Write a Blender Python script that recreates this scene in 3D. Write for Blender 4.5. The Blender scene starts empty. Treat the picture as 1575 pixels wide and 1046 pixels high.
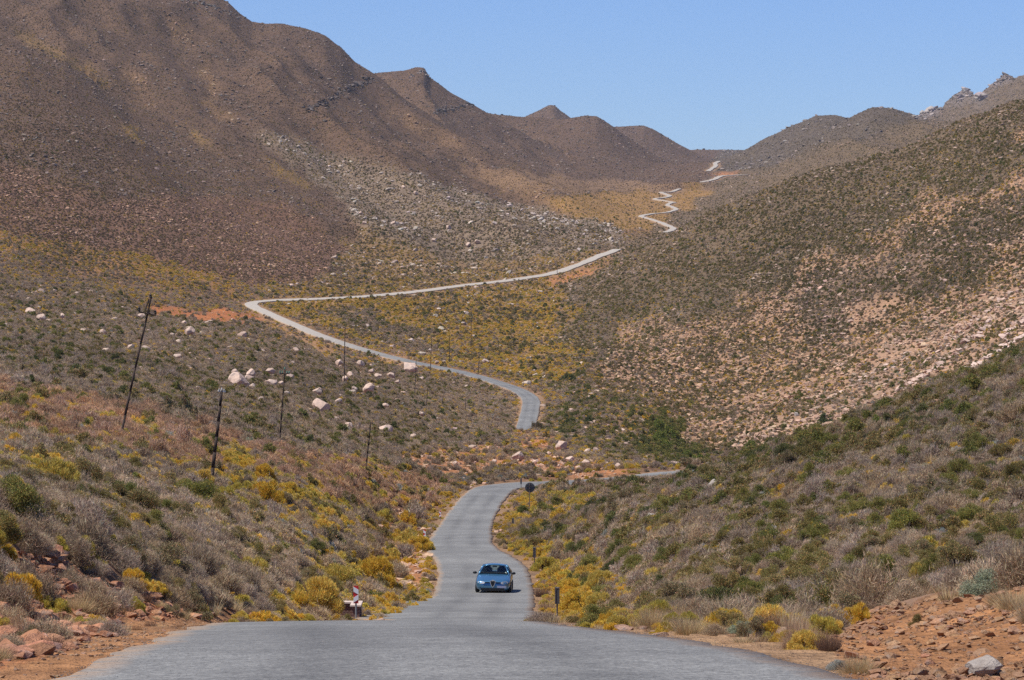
import bpy, bmesh, math
import numpy as np
from mathutils import Vector, Matrix

# ------------------------------------------------------------------ camera, sky, sun, exposure
SC = bpy.context.scene
F, CU, HV = 4594.0, 787.5, 400.0            # focal length and principal column / eye-level row, in photo pixels
cam_d = bpy.data.cameras.new("camera")
cam = bpy.data.objects.new("camera", cam_d)
SC.collection.objects.link(cam)
cam.rotation_euler = (math.radians(90), 0, 0)
cam_d.sensor_width = 36.0
cam_d.lens = 36.0 * F / 1575.0
cam_d.shift_y = (HV - 523.0) / 1575.0
cam_d.clip_start, cam_d.clip_end = 0.5, 40000
SC.camera = cam

SUN_EL, SUN_AZ = 61.0, -112.0               # azimuth from +Y (view direction), clockwise
wd = bpy.data.worlds.new("World")
SC.world = wd
wd.use_nodes = True
wn = wd.node_tree.nodes
bg = wn["Background"]
sky = wn.new("ShaderNodeTexSky")
sky.sky_type = 'NISHITA'
sky.sun_disc = False
sky.sun_elevation = math.radians(SUN_EL)
sky.sun_rotation = math.radians(SUN_AZ)
sky.altitude = 900
sky.air_density, sky.dust_density, sky.ozone_density = 1.0, 0.25, 3.0
skm = wn.new("ShaderNodeMixRGB")
skm.blend_type = 'MULTIPLY'
skm.inputs[0].default_value = 1.0
skm.inputs[2].default_value = (.63, .78, 1.15, 1)
wd.node_tree.links.new(sky.outputs[0], skm.inputs[1])
wd.node_tree.links.new(skm.outputs[0], bg.inputs[0])
bg.inputs[1].default_value = 0.088

sun_d = bpy.data.lights.new("sun", 'SUN')
sun_d.energy = 4.6
sun_d.angle = math.radians(0.53)
sun_d.color = (1.0, 0.955, 0.88)
sun = bpy.data.objects.new("sun", sun_d)
SC.collection.objects.link(sun)
az, el = math.radians(SUN_AZ), math.radians(SUN_EL)
to_sun = Vector((math.sin(az) * math.cos(el), math.cos(az) * math.cos(el), math.sin(el)))
sun.rotation_euler = to_sun.to_track_quat('Z', 'Y').to_euler()

SC.view_settings.view_transform = 'Standard'
SC.view_settings.look = 'None'
SC.view_settings.exposure = 0.37
SC.view_settings.gamma = 1.0
SC.cycles.use_denoising = False
SC.cycles.max_bounces = 6
SC.cycles.diffuse_bounces = 3
SC.cycles.transparent_max_bounces = 8
SC.cycles.volume_bounces = 0

rng = np.random.default_rng(7)
COL = SC.collection

# ------------------------------------------------------------------ helpers
def lin(*c):
    return tuple(c) + (1.0,)

def vnoise(x, y, seed=0):
    """smooth value noise in [-1, 1]"""
    xi, yi = np.floor(x).astype(np.int64), np.floor(y).astype(np.int64)
    fx, fy = x - xi, y - yi
    fx, fy = fx * fx * fx * (fx * (fx * 6 - 15) + 10), fy * fy * fy * (fy * (fy * 6 - 15) + 10)
    def h(a, b):
        n = (a * 374761393 + b * 668265263 + seed * 974634777) & 0xFFFFFFFF
        n = ((n ^ (n >> 13)) * 1274126177) & 0xFFFFFFFF
        n = n ^ (n >> 16)
        return (n & 0xFFFF) / 32767.5 - 1.0
    a, b, c, d = h(xi, yi), h(xi + 1, yi), h(xi, yi + 1), h(xi + 1, yi + 1)
    return (a * (1 - fx) + b * fx) * (1 - fy) + (c * (1 - fx) + d * fx) * fy

def fbm(x, y, seed=0, octv=4, gain=0.5):
    s, a, t = 0.0, 1.0, 0.0
    for o in range(octv):
        s = s + a * vnoise(x * 2 ** o + 17.3 * o, y * 2 ** o - 9.1 * o, seed + o)
        t += a
        a *= gain
    return s / t

def smooth(x, a, b):
    t = np.clip((x - a) / (b - a), 0, 1)
    return t * t * (3 - 2 * t)

def pchip(xk, yk, x):
    """monotone cubic through yk[K, N] at knots xk[K]; x[M] -> [M, N]"""
    h = np.diff(xk)[:, None]
    dl = np.diff(yk, axis=0) / h
    m = np.zeros_like(yk)
    w1, w2 = 2 * h[1:] + h[:-1], h[1:] + 2 * h[:-1]
    ok = dl[:-1] * dl[1:] > 0
    with np.errstate(all='ignore'):
        mm = (w1 + w2) / (w1 / dl[:-1] + w2 / dl[1:])
    m[1:-1] = np.where(ok, mm, 0)
    m[0], m[-1] = dl[0], dl[-1]
    k = np.clip(np.searchsorted(xk, x, side='right') - 1, 0, len(xk) - 2)
    hk = (xk[k + 1] - xk[k])[:, None]
    t = ((x - xk[k])[:, None]) / hk
    return ((2 * t**3 - 3 * t**2 + 1) * yk[k] + (t**3 - 2 * t**2 + t) * hk * m[k]
            + (-2 * t**3 + 3 * t**2) * yk[k + 1] + (t**3 - t**2) * hk * m[k + 1])

def crm(pts, n):
    """Catmull-Rom samples through rows of pts, about n per span (n may be a list)"""
    p = np.asarray(pts, float)
    p = np.vstack([2 * p[0] - p[1], p, 2 * p[-1] - p[-2]])
    out = []
    for i in range(1, len(p) - 2):
        k = n[i - 1] if hasattr(n, '__len__') else n
        t = np.linspace(0, 1, k, endpoint=False)[:, None]
        a, b, c, d = p[i - 1], p[i], p[i + 1], p[i + 2]
        out.append(0.5 * ((2 * b) + (c - a) * t + (2 * a - 5 * b + 4 * c - d) * t**2 + (3 * b - a - 3 * c + d) * t**3))
    out.append(p[-2][None])
    return np.vstack(out)

def link_mesh(name, me, mat=None, parent=None):
    o = bpy.data.objects.new(name, me)
    COL.objects.link(o)
    if mat:
        me.materials.append(mat)
    if parent:
        o.parent = parent
    return o

def np_mesh(name, verts, faces, smooth_shade=False):
    """verts [N,3], faces [M,k] (all one size)"""
    me = bpy.data.meshes.new(name)
    faces = np.asarray(faces)
    k = faces.shape[1]
    me.vertices.add(len(verts))
    me.vertices.foreach_set("co", np.asarray(verts, np.float32).ravel())
    me.loops.add(faces.size)
    me.loops.foreach_set("vertex_index", faces.astype(np.int32).ravel())
    me.polygons.add(len(faces))
    me.polygons.foreach_set("loop_start", np.arange(0, faces.size, k, dtype=np.int32))
    me.polygons.foreach_set("use_smooth", np.full(len(faces), smooth_shade))
    me.update(calc_edges=True)
    return me

def col_attr(me, name, rgb, domain='POINT'):
    a = me.attributes.new(name, 'FLOAT_COLOR', domain)
    a.data.foreach_set("color", np.column_stack([rgb, np.ones(len(rgb))]).astype(np.float32).ravel())

def bm_obj(name, bm, mat, parent=None, smooth_shade=False, bevel=0.0):
    if bevel:
        bmesh.ops.bevel(bm, geom=[e for e in bm.edges if e.calc_face_angle(0) > 0.5], offset=bevel, segments=2, affect='EDGES', profile=0.7)
    bmesh.ops.recalc_face_normals(bm, faces=bm.faces)
    me = bpy.data.meshes.new(name)
    bm.to_mesh(me)
    bm.free()
    if smooth_shade:
        me.polygons.foreach_set("use_smooth", np.full(len(me.polygons), True))
    return link_mesh(name, me, mat, parent)

def add_box(bm, c, s, rot=None):
    m = Matrix.Translation(Vector(c)) @ (rot.to_4x4() if rot else Matrix()) @ Matrix.Diagonal((s[0], s[1], s[2], 1))
    return bmesh.ops.create_cube(bm, size=1, matrix=m)['verts']

def add_rod(bm, a, b, ra, rb, seg=8):
    a, b = Vector(a), Vector(b)
    d = b - a
    m = Matrix.Translation((a + b) / 2) @ d.to_track_quat('Z', 'Y').to_matrix().to_4x4()
    return bmesh.ops.create_cone(bm, cap_ends=True, segments=seg, radius1=ra, radius2=rb, depth=d.length, matrix=m)['verts']

def tag(o, label=None, cat=None, group=None, kind=None):
    for k, v in (("label", label), ("category", cat), ("group", group), ("kind", kind)):
        if v:
            o[k] = v
    return o

def empty(name, loc, rz=0.0):
    o = bpy.data.objects.new(name, None)
    COL.objects.link(o)
    o.location = loc
    o.rotation_euler = (0, 0, rz)
    o.empty_display_size = 0.2
    return o

def material(name, color=(0.5, 0.5, 0.5), rough=0.8, metal=0.0, spec=0.3):
    m = bpy.data.materials.new(name)
    m.use_nodes = True
    b = m.node_tree.nodes["Principled BSDF"]
    b.inputs["Base Color"].default_value = lin(*color)
    b.inputs["Roughness"].default_value = rough
    b.inputs["Metallic"].default_value = metal
    b.inputs["Specular IOR Level"].default_value = spec
    return m

class NT:
    """small node helper"""
    def __init__(s, m):
        s.t = m.node_tree
        s.b = s.t.nodes["Principled BSDF"]
    def n(s, typ, **kw):
        x = s.t.nodes.new("ShaderNode" + typ)
        for k, v in kw.items():
            if k.startswith("i_"):
                x.inputs[k[2:].replace("_", " ")].default_value = v
            else:
                setattr(x, k, v)
        return x
    def l(s, a, b):
        s.t.links.new(a, b)
    def noise(s, vec, scale, detail=3.0, rough=0.6):
        x = s.n("TexNoise", i_Scale=scale, i_Detail=detail, i_Roughness=rough)
        if vec is not None:
            s.l(vec, x.inputs["Vector"])
        return x.outputs["Fac"]
    def ramp(s, fac, stops):
        x = s.n("ValToRGB")
        e = x.color_ramp.elements
        while len(e) < len(stops):
            e.new(0.5)
        for i, (p, c) in enumerate(stops):
            e[i].position = p
            e[i].color = c if len(c) == 4 else lin(*c)
        s.l(fac, x.inputs[0])
        return x.outputs[0]
    def mix(s, fac, a, b, mode='MIX'):
        x = s.n("MixRGB", blend_type=mode)
        for i, v in ((0, fac), (1, a), (2, b)):
            if isinstance(v, (int, float)):
                x.inputs[i].default_value = v
            elif isinstance(v, tuple):
                x.inputs[i].default_value = v if len(v) == 4 else lin(*v)
            else:
                s.l(v, x.inputs[i])
        return x.outputs[0]
    def bump(s, h, strength, dist):
        x = s.n("Bump", i_Strength=strength, i_Distance=dist)
        s.l(h, x.inputs["Height"])
        s.l(x.outputs[0], s.b.inputs["Normal"])

# ------------------------------------------------------------------ terrain: rows of the valley, near to far
# each row: depth in metres, and the height of the ground there read as photo rows along photo columns
ROWS = [
 (5,   [(0, 1560), (1500, 1560)]),
 (12,  [(-300, 1100), (-60, 1130), (1500, 1130), (1900, 1100)]),
 (17.5,[(-300, 940), (0, 1012), (70, 1046), (1330, 1046), (1450, 1042), (1600, 1020), (1900, 960)]),
 (25.6,[(-300, 815), (0, 922), (120, 972), (235, 985), (1060, 985), (1200, 1000), (1330, 982), (1450, 960), (1600, 938), (1900, 900)]),
 (34,  [(-300, 735), (0, 828), (150, 914), (285, 962), (900, 966), (1100, 985), (1250, 975), (1310, 950), (1350, 935), (1450, 914), (1600, 888), (1900, 855)]),
 (45,  [(-300, 712), (0, 780), (150, 855), (300, 928), (350, 944), (390, 945), (800, 960), (950, 963), (1150, 965), (1300, 955), (1450, 935), (1600, 916), (1900, 890)]),
 (60,  [(-300, 700), (0, 750), (200, 838), (350, 905), (430, 940), (500, 962), (600, 970), (850, 970), (950, 965), (1200, 925), (1400, 900), (1600, 876), (1900, 845)]),
 (90,  [(-300, 670), (0, 710), (200, 790), (350, 850), (480, 912), (560, 945), (600, 957), (820, 957), (900, 945), (1100, 890), (1300, 850), (1600, 800), (1900, 760)]),
 (110, [(-300, 655), (0, 685), (200, 765), (380, 840), (500, 890), (570, 922), (620, 940), (820, 940), (900, 915), (1100, 860), (1300, 810), (1600, 750), (1900, 705)]),
 (142, [(-300, 635), (0, 665), (200, 725), (400, 800), (500, 840), (600, 885), (670, 910), (820, 912), (870, 895), (1100, 810), (1300, 755), (1600, 690), (1900, 640)]),
 (200, [(-300, 600), (0, 625), (200, 668), (400, 730), (550, 785), (630, 828), (660, 839), (761, 839), (800, 832), (900, 800), (1100, 745), (1300, 690), (1600, 612), (1900, 550)]),
 (262, [(-300, 575), (0, 595), (200, 635), (400, 690), (600, 760), (650, 788), (682, 805), (758, 805), (790, 796), (850, 800), (900, 797), (1000, 782), (1060, 762), (1100, 738), (1200, 688), (1300, 655), (1400, 618), (1500, 580), (1600, 538), (1900, 440)]),
 (330, [(-300, 545), (0, 565), (200, 600), (400, 650), (600, 715), (690, 742), (750, 745), (850, 745), (1005, 737), (1050, 738), (1100, 728), (1200, 712), (1300, 690), (1600, 610), (1900, 530)]),
 (350, [(-300, 538), (0, 558), (200, 592), (400, 641), (600, 706), (690, 730), (750, 734), (850, 734), (950, 732), (1020, 730), (1050, 733), (1100, 730), (1200, 716), (1300, 700), (1600, 630), (1900, 550)]),
 (480, [(-300, 500), (0, 520), (200, 545), (400, 590), (600, 655), (700, 688), (800, 694), (900, 700), (1000, 712), (1100, 728), (1300, 735), (1600, 700), (1900, 660)]),
 (610, [(-300, 462), (0, 482), (200, 512), (400, 552), (600, 610), (700, 642), (790, 664), (830, 662), (900, 660), (1000, 680), (1050, 700), (1100, 705), (1200, 690), (1300, 664), (1450, 625), (1600, 575), (1900, 470)]),
 (700, [(-300, 442), (0, 455), (200, 485), (400, 536), (480, 556), (600, 588), (700, 604), (790, 612), (830, 614), (900, 612), (1000, 630), (1050, 645), (1100, 640), (1200, 622), (1400, 556), (1600, 480), (1900, 350)]),
 (800, [(-300, 425), (0, 435), (150, 455), (240, 480), (400, 512), (520, 545), (640, 570), (760, 579), (830, 584), (900, 575), (1000, 585), (1100, 580), (1200, 556), (1400, 485), (1600, 400), (1900, 270)]),
 (1000,[(-300, 395), (0, 405), (200, 438), (375, 465), (500, 477), (700, 492), (800, 500), (870, 495), (950, 492), (1000, 480), (1100, 456), (1300, 372), (1450, 290), (1600, 210), (1900, 60)]),
 (1170,[(-300, 360), (0, 372), (200, 410), (400, 452), (560, 455), (700, 440), (850, 428), (880, 420), (935, 398), (1000, 378), (1050, 355), (1100, 327), (1160, 297), (1200, 283), (1400, 224), (1600, 149), (1900, -20)]),
 (1290,[(-300, 330), (0, 350), (200, 392), (400, 436), (560, 425), (700, 415), (850, 405), (900, 396), (950, 395), (1000, 395), (1100, 385), (1300, 330), (1600, 250), (1900, 100)]),
 (1600,[(-300, 300), (0, 318), (200, 350), (400, 380), (500, 362), (560, 356), (700, 362), (800, 364), (900, 364), (960, 362), (1040, 356), (1100, 352), (1300, 330), (1900, 250)]),
 (1900,[(-300, 290), (0, 305), (300, 330), (560, 330), (700, 330), (800, 334), (900, 334), (1000, 330), (1100, 326), (1300, 315), (1900, 280)]),
 (2300,[(-300, 290), (700, 312), (900, 310), (1000, 303), (1060, 300), (1300, 300), (1900, 290)]),
 (2900,[(-300, 290), (700, 290), (900, 286), (1000, 279), (1110, 272), (1300, 275), (1900, 280)]),
 (3600,[(-300, 290), (900, 268), (1000, 268), (1060, 262), (1103, 253), (1150, 257), (1300, 268), (1900, 280)]),
 (4300,[(-300, 300), (1000, 275), (1103, 262), (1300, 285), (1900, 300)]),
 (7000,[(-300, 330), (1900, 330)]),
]
# hills: crest depth, crest outline, foot depth, foot outline, shape, fall behind
HILLS = [
 (1850, [(-900, -160), (-400, -40), (-100, 30), (0, 55), (100, 88), (160, 140), (200, 170), (300, 213), (400, 247), (480, 288), (560, 335), (650, 380), (800, 450)],
  1020, [(-900, 380), (-300, 392), (0, 400), (200, 432), (400, 462), (560, 470), (800, 480)], 1.0, 0.22, 40),
 (2650, [(-900, -420), (-400, -300), (0, -130), (200, -62), (330, -10), (352, 4), (370, 22), (388, 34), (410, 36), (432, 35), (470, 42), (500, 52), (525, 70), (545, 92), (572, 112), (620, 150), (680, 190), (760, 236), (830, 260), (900, 284), (960, 304), (1020, 340), (1100, 400)],
  1500, [(-900, 300), (0, 310), (400, 325), (560, 345), (700, 362), (800, 364), (900, 362), (1100, 380)], 1.12, 0.45, 70),
 (3300, [(300, 150), (500, 122), (590, 111), (620, 109), (640, 103), (652, 104), (662, 120), (690, 138), (730, 160), (780, 190), (850, 232), (920, 264), (980, 288), (1040, 320), (1100, 360)],
  2500, [(300, 300), (700, 305), (900, 310), (1100, 330)], 1.1, 0.4, 60),
 (3750, [(500, 150), (740, 170), (800, 180), (870, 183), (900, 178), (918, 179), (935, 189), (970, 214), (1010, 238), (1060, 260), (1110, 292), (1160, 330)],
  2900, [(500, 290), (900, 288), (1160, 300)], 1.1, 0.35, 60),
 (5300, [(700, 240), (780, 195), (808, 178), (830, 169), (846, 161), (853, 162), (863, 171), (885, 186), (920, 206), (1000, 260)],
  4300, [(700, 300), (1000, 300)], 1.0, 0.5, 40),
 (4700, [(800, 210), (900, 200), (945, 194), (990, 192), (1008, 200), (1040, 219), (1070, 234), (1096, 246), (1130, 262), (1180, 290)],
  3700, [(800, 270), (1000, 266), (1180, 280)], 1.1, 0.4, 40),
 (3650, [(1000, 330), (1060, 280), (1100, 252), (1118, 243), (1150, 229), (1180, 212), (1220, 192), (1254, 177), (1285, 176), (1310, 184), (1350, 200), (1420, 240), (1500, 290)],
  2500, [(1000, 320), (1100, 300), (1200, 300), (1500, 300)], 1.05, 0.4, 60),
 (2900, [(1050, 330), (1130, 282), (1200, 245), (1270, 202), (1310, 179), (1342, 165), (1372, 166), (1400, 174), (1440, 186), (1500, 192), (1900, 190)],
  1900, [(1050, 335), (1300, 330), (1900, 320)], 1.05, 0.4, 60),
 (5200, [(1300, 230), (1380, 192), (1420, 172), (1450, 164), (1480, 150), (1520, 133), (1575, 109), (1650, 70), (1900, 0)],
  3600, [(1300, 300), (1900, 280)], 1.0, 0.4, 60),
]
UC = np.concatenate([np.linspace(-6000, -420, 60, endpoint=False), np.linspace(-420, 1995, 1000), np.linspace(1995, 7600, 61)[1:]])
YR = np.exp(np.linspace(math.log(5.0), math.log(7000.0), 1500))
NU, NY = len(UC), len(YR)
LY = np.log(YR)

def curve(pts, x):
    a = np.asarray(pts, float)
    k = np.interp(x, a[:, 0], a[:, 1])
    return k

tab = np.array([curve(p, UC) for _, p in ROWS])
ker = np.ones(13) / 13.0
tab = np.array([np.convolve(np.pad(t, 6, mode='edge'), ker, mode='valid') for t in tab])
V = pchip(np.log([r[0] for r in ROWS]), tab, LY)                      # [NY, NU] photo row of the ground
X = (UC[None, :] - CU) / F * YR[:, None]
Y = np.repeat(YR[:, None], NU, axis=1)
Z = (HV - V) / F * Y

def smax(a, b, k):
    h = np.clip(0.5 + 0.5 * (a - b) / k, 0, 1)
    return b + (a - b) * h + k * h * (1 - h)

crest_near = np.zeros((NY, NU))
for yc, crest, yf, foot, p, fall, kk in HILLS:
    zc = (HV - curve(crest, UC)) / F * yc
    zf = (HV - curve(foot, UC)) / F * yf
    s = (Y - yf) / (yc - yf)
    up = np.where(s > 0, np.abs(s) ** p, s)
    zs = np.convolve(np.pad(zc[60:1060], 60, mode='edge'), np.ones(121) / 121.0, mode='valid')
    zs = np.convolve(np.pad(zs, 30, mode='edge'), np.ones(61) / 61.0, mode='valid')
    zs = np.concatenate([zc[:60], zs, zc[1060:]])                     # outline detail belongs to the crest, not the whole slope
    zz = zf + (zs - zf) * np.minimum(up, 1.0) + (zc - zs) * smooth(s, 0.45, 1.0)
    zz = np.where(s > 1, zc - (Y - yc) * fall * (0.4 + 0.6 * np.clip((s - 1) * 4, 0, 1)), zz)
    zz = np.where(s < 0, zf + s * (yc - yf) * 0.35, zz)
    crest_near = np.where(zz > Z, np.exp(-((s - 1) / .16) ** 2), crest_near)
    Z = smax(zz, Z, kk * 0.25)

# relief: gullies and bumps
U2_ = np.repeat(UC[None, :], NY, axis=0)
far = smooth(Y, 900, 2200)
mid = smooth(Y, 150, 700)
gul = 1 - np.abs(fbm((X + 0.22 * Y) / 130.0, Y / 520.0, 5, 4))
Z += far * (1 - .9 * crest_near) * (gul - 0.72) * 44.0 * smooth(np.abs(UC[None, :] - 1040) + 0 * Y, 60, 260)
Z += far * (1 - .6 * crest_near) * fbm(X / 30.0, Y / 70.0, 31, 4) * 3.0
Z += mid * (1 - far) * (fbm(X / 30.0, Y / 55.0, 11, 4) * 1.9 + smooth(U2_, 950, 1150) * (1 - np.abs(fbm((X - .35 * Y) / 38.0, (X + .5 * Y) / 160.0, 13, 4)) - .7) * 5.0)
Z += (1 - mid) * smooth(Y, 25, 80) * fbm(X / 5.0, Y / 8.0, 21, 4) * 0.35
Z += (1 - mid) * fbm(X / 1.1, Y / 1.3, 25, 3) * 0.07
rug = smooth(Y, 4300, 5000) * smooth(UC[None, :] + 0 * Y, 1330, 1420)
Z += rug * (np.abs(fbm(X / 60.0, Y / 200.0, 47, 4)) * 30.0 - 8)

# ------------------------------------------------------------------ roads
def zof(v, y):
    return (HV - v) / F * y
NEAR = [(5, -2.15, 2.45, 1560), (12, -2.5, 2.42, 1130), (17.5, -2.74, 2.14, 1046), (25.6, -3.14, 1.60, 985), (34, -3.75, .83, 965), (45, -4.25, .22, 954),
        (60, -4.5, -.05, 964), (75, -4.35, .3, 966), (90, -4.0, .64, 957), (110, -3.95, .83, 940), (142, -3.70, .95, 912), (172, -4.28, .73, 869),
        (201, -5.75, -1.15, 839), (235, -6.15, -1.6, 819), (267, -6.3, -1.75, 803), (290, -5.8, -1.2, 780), (306, -5.03, -.45, 762)]
seg1 = [(0.5 * (a + b), y, zof(v, y), b - a, 0.0) for y, a, b, v in NEAR]
seg1 += [((u - CU) / F * y, y, zof(v, y), 4.7, bk) for u, v, y, bk in
         [(757, 753, 317, .02), (772, 748.5, 325, .1), (800, 747, 330, .14), (850, 746, 333, .15), (910, 743, 336.5, .15), (970, 738, 341, .15), (1030, 731, 346, .15), (1100, 726, 352, .15)]]
def far_road(pts, w):
    return [((u - CU) / F * y, y, zof(v, y), w, bk) for u, v, y, bk in pts]
seg2 = far_road([(806, 668, 606, 0), (809, 654, 640, 0), (815, 632, 668, 0), (816, 614, 692, 0), (799, 601, 718, 0), (770, 590, 742, 0), (735, 579, 765, 0), (690, 568, 790, 0), (640, 558, 820, 0),
                 (590, 546, 850, 0), (540, 532, 882, 0), (490, 515, 913, 0), (440, 494, 945, 0), (408, 480, 968, .03), (388, 470, 990, .1), (392, 464.5, 1012, .16), (425, 461.5, 1030, .2), (500, 459, 1050, .2),
                 (570, 455, 1072, .2), (650, 447, 1100, .2), (720, 438, 1130, .2), (790, 430, 1155, .2), (850, 420, 1185, .2), (890, 407, 1215, .12), (920, 394, 1250, .05), (950, 383, 1290, 0)], 4.2)
seg3 = [far_road([(1020, 358, 1570, 0), (1031, 354.5, 1610, .15), (1034, 352.5, 1640, .15), (1036, 350.5, 1665, .1), (1028, 347, 1710, -.05), (1015, 341.5, 1775, .05), (1000, 336.5, 1835, .1), (987, 332, 1885, .14), (1003, 328.5, 1925, .14),
                  (1020, 327, 1955, -.05), (1029, 325.5, 1990, .05), (1040, 321.5, 2050, .08), (1034, 318, 2100, .1), (1027, 315, 2140, .1), (1031, 312, 2175, .1), (1036, 311, 2200, .02), (1020, 308, 2230, -.08), (1007, 305.5, 2260, .12), (1022, 303.4, 2300, .12), (1030, 301, 2340, .08),
                  (1022, 297.5, 2390, .08), (1017, 295.3, 2430, .12), (1033, 294.6, 2460, .12), (1045, 290, 2530, -.1)], 3.5),
        far_road([(1060, 284, 2600, -.1), (1072, 281.3, 2650, .1), (1088, 278, 2720, .1), (1099, 275.3, 2770, .1), (1110, 270.5, 2840, .1), (1128, 269.2, 2880, .12), (1150, 268.5, 2910, .05)], 5),
        far_road([(1089, 263, 3120, 0), (1094, 259.6, 3200, .06), (1101, 254.4, 3310, .03), (1100, 251.2, 3400, .03), (1106, 247.5, 3550, .03)], 5)]
SEGS = []
for pts, st in [(seg1, 0.6), (seg2, 1.5)] + [(s, 4.0) for s in seg3]:
    p = np.asarray(pts)
    n = [max(2, int(np.linalg.norm(p[i + 1, :2] - p[i, :2]) / st)) for i in range(len(p) - 1)]
    SEGS.append(crm(p, n))
    SEGS[-1][:, 3] = np.clip(SEGS[-1][:, 3], 3.4, 14)

RD = np.full((NY, NU), 1e9)        # distance to the road's edge
RZ = np.zeros((NY, NU))
for sg in SEGS:
    for x, y, z, w, bk in sg:
        R = w / 2 + 6 + 0.035 * y
        j0, j1 = np.searchsorted(YR, [y - R, y + R])
        uu = [(x - R) / max(y - R, 3) * F + CU, (x + R) / max(y - R, 3) * F + CU, (x - R) / (y + R) * F + CU, (x + R) / (y + R) * F + CU]
        i0, i1 = np.searchsorted(UC, [min(uu), max(uu)])
        sl = (slice(j0, j1), slice(i0, i1))
        d = np.hypot(X[sl] - x, Y[sl] - y) - w / 2
        zr = z + bk * (Y[sl] - y)
        b = d < RD[sl]
        RD[sl] = np.where(b, d, RD[sl])
        RZ[sl] = np.where(b, zr, RZ[sl])
inn = 0.7 + 0.0035 * Y
out = inn + 2.2 + 0.02 * Y
wgt = 1 - smooth(RD, inn, out)
Z = Z * (1 - wgt) + (RZ - 0.06 - 0.00025 * Y) * wgt
V = HV - Z / Y * F
runmin = np.minimum.accumulate(V, axis=0)
prevmin = np.vstack([np.full((1, NU), 1e9), runmin[:-1]])

def ground(x, y):
    """terrain height at world x, y (arrays ok)"""
    x, y = np.asarray(x, float), np.asarray(y, float)
    u = x / y * F + CU
    fj = (np.log(y) - LY[0]) / (LY[1] - LY[0])
    j = np.clip(fj.astype(int), 0, NY - 2)
    i = np.clip(np.searchsorted(UC, u) - 1, 0, NU - 2)
    tj = np.clip((y - YR[j]) / (YR[j + 1] - YR[j]), 0, 1)
    ti = np.clip((u - UC[i]) / (UC[i + 1] - UC[i]), 0, 1)
    return (Z[j, i] * (1 - ti) + Z[j, i + 1] * ti) * (1 - tj) + (Z[j + 1, i] * (1 - ti) + Z[j + 1, i + 1] * ti) * tj

def where(u, v):
    """first ground point met along the sight line through photo point u, v"""
    i = int(np.clip(np.searchsorted(UC, u), 1, NU - 1))
    t = (u - UC[i - 1]) / (UC[i] - UC[i - 1])
    col = V[:, i - 1] * (1 - t) + V[:, i] * t
    j = int(np.argmax(col <= v))
    if j == 0:
        j = 1
    a = (col[j - 1] - v) / max(col[j - 1] - col[j], 1e-6)
    y = YR[j - 1] + np.clip(a, 0, 1) * (YR[j] - YR[j - 1])
    x = (u - CU) / F * y
    return x, y, float(ground(x, y))

# ------------------------------------------------------------------ ground cover zones (what grows and lies where)
# weights: grey, yellow, olive, green, straw, pale, brown ; cover ; soil ; stones per area ; stone tint
G, YE, OL, GR, ST, PA, BR = range(7)
ZN = {}
def zone(name, w, cover, soil, stones=0.02, stone=(0.42, 0.27, 0.18), poly=None, ystrength=1.0):
    ZN.setdefault(name, dict(id=len(ZN), w=w, cover=cover, soil=soil, stones=stones, stone=stone, ys=ystrength, polys=[]))
    if poly:
        ZN[name]['polys'].append(poly)
zone('left_near', (.36, .28, .03, .005, .27, .045, .02), 1.0, (.21, .125, .075))
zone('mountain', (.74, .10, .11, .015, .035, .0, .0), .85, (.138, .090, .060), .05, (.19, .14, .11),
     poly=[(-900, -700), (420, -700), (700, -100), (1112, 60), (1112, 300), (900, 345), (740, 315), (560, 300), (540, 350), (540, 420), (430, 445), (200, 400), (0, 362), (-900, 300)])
zone('far_right_hill', (.60, .04, .30, .02, .04, 0, 0), .95, (.125, .10, .075), .04, (.24, .19, .155), poly=[(1050, 300), (1096, 262), (1108, 200), (1250, 100), (1600, 0), (2000, 0), (2000, 200), (1450, 215), (1250, 275), (1120, 300)])
zone('far_rock', (.5, 0, .2, 0, 0, 0, 0), .4, (.21, .175, .155), .35, (.33, .27, .235), poly=[(1405, 182), (1450, 150), (1600, 60), (2000, -60), (2000, 160), (1560, 152), (1460, 190)])
zone('red_slope', (.74, .09, .06, 0, .11, 0, 0), .8, (.175, .103, .068), .10, (.33, .2, .13),
     poly=[(-400, 200), (0, 250), (160, 310), (330, 300), (440, 310), (530, 380), (480, 435), (380, 440), (200, 395), (0, 355), (-400, 320)])
zone('yellow_band', (.18, .60, .10, 0, .12, 0, 0), .92, (.27, .15, .07), poly=[(-400, 335), (0, 358), (120, 380), (250, 402), (380, 440), (370, 462), (240, 440), (120, 405), (0, 385), (-400, 360)])
for q in ([(395, 236), (425, 250), (485, 285), (470, 292), (420, 268)], [(180, 188), (205, 195), (232, 222), (215, 222)], [(268, 190), (300, 200), (335, 225), (310, 222)], [(20, 40), (70, 62), (110, 90), (150, 110), (110, 100), (50, 75)], [(110, 90), (170, 135), (160, 138), (100, 98)]):
    zone('yellow_streak', (.40, .34, .16, 0, .10, 0, 0), .8, (.21, .135, .065), poly=q)
for q in ([(310, 95), (325, 98), (335, 170), (380, 175), (345, 190), (312, 160)], [(255, 25), (290, 40), (300, 75), (275, 70)], [(185, 105), (225, 120), (215, 135), (190, 125)], [(600, 170), (640, 185), (720, 225), (700, 228), (640, 200)], [(700, 235), (800, 280), (900, 320), (960, 345), (880, 335), (760, 285)]):
    zone('orange_streak', (.46, .30, .06, 0, .18, 0, 0), .72, (.20, .125, .07), .10, (.34, .22, .14), poly=q)
zone('boulder_fan', (.54, .10, .20, .05, .07, .04, 0), .9, (.22, .165, .115), .03, (.44, .36, .295),
     poly=[(380, 205), (430, 212), (520, 235), (620, 265), (760, 305), (880, 330), (980, 350), (960, 380), (900, 392), (800, 400), (700, 405), (560, 360), (520, 300)])
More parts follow.
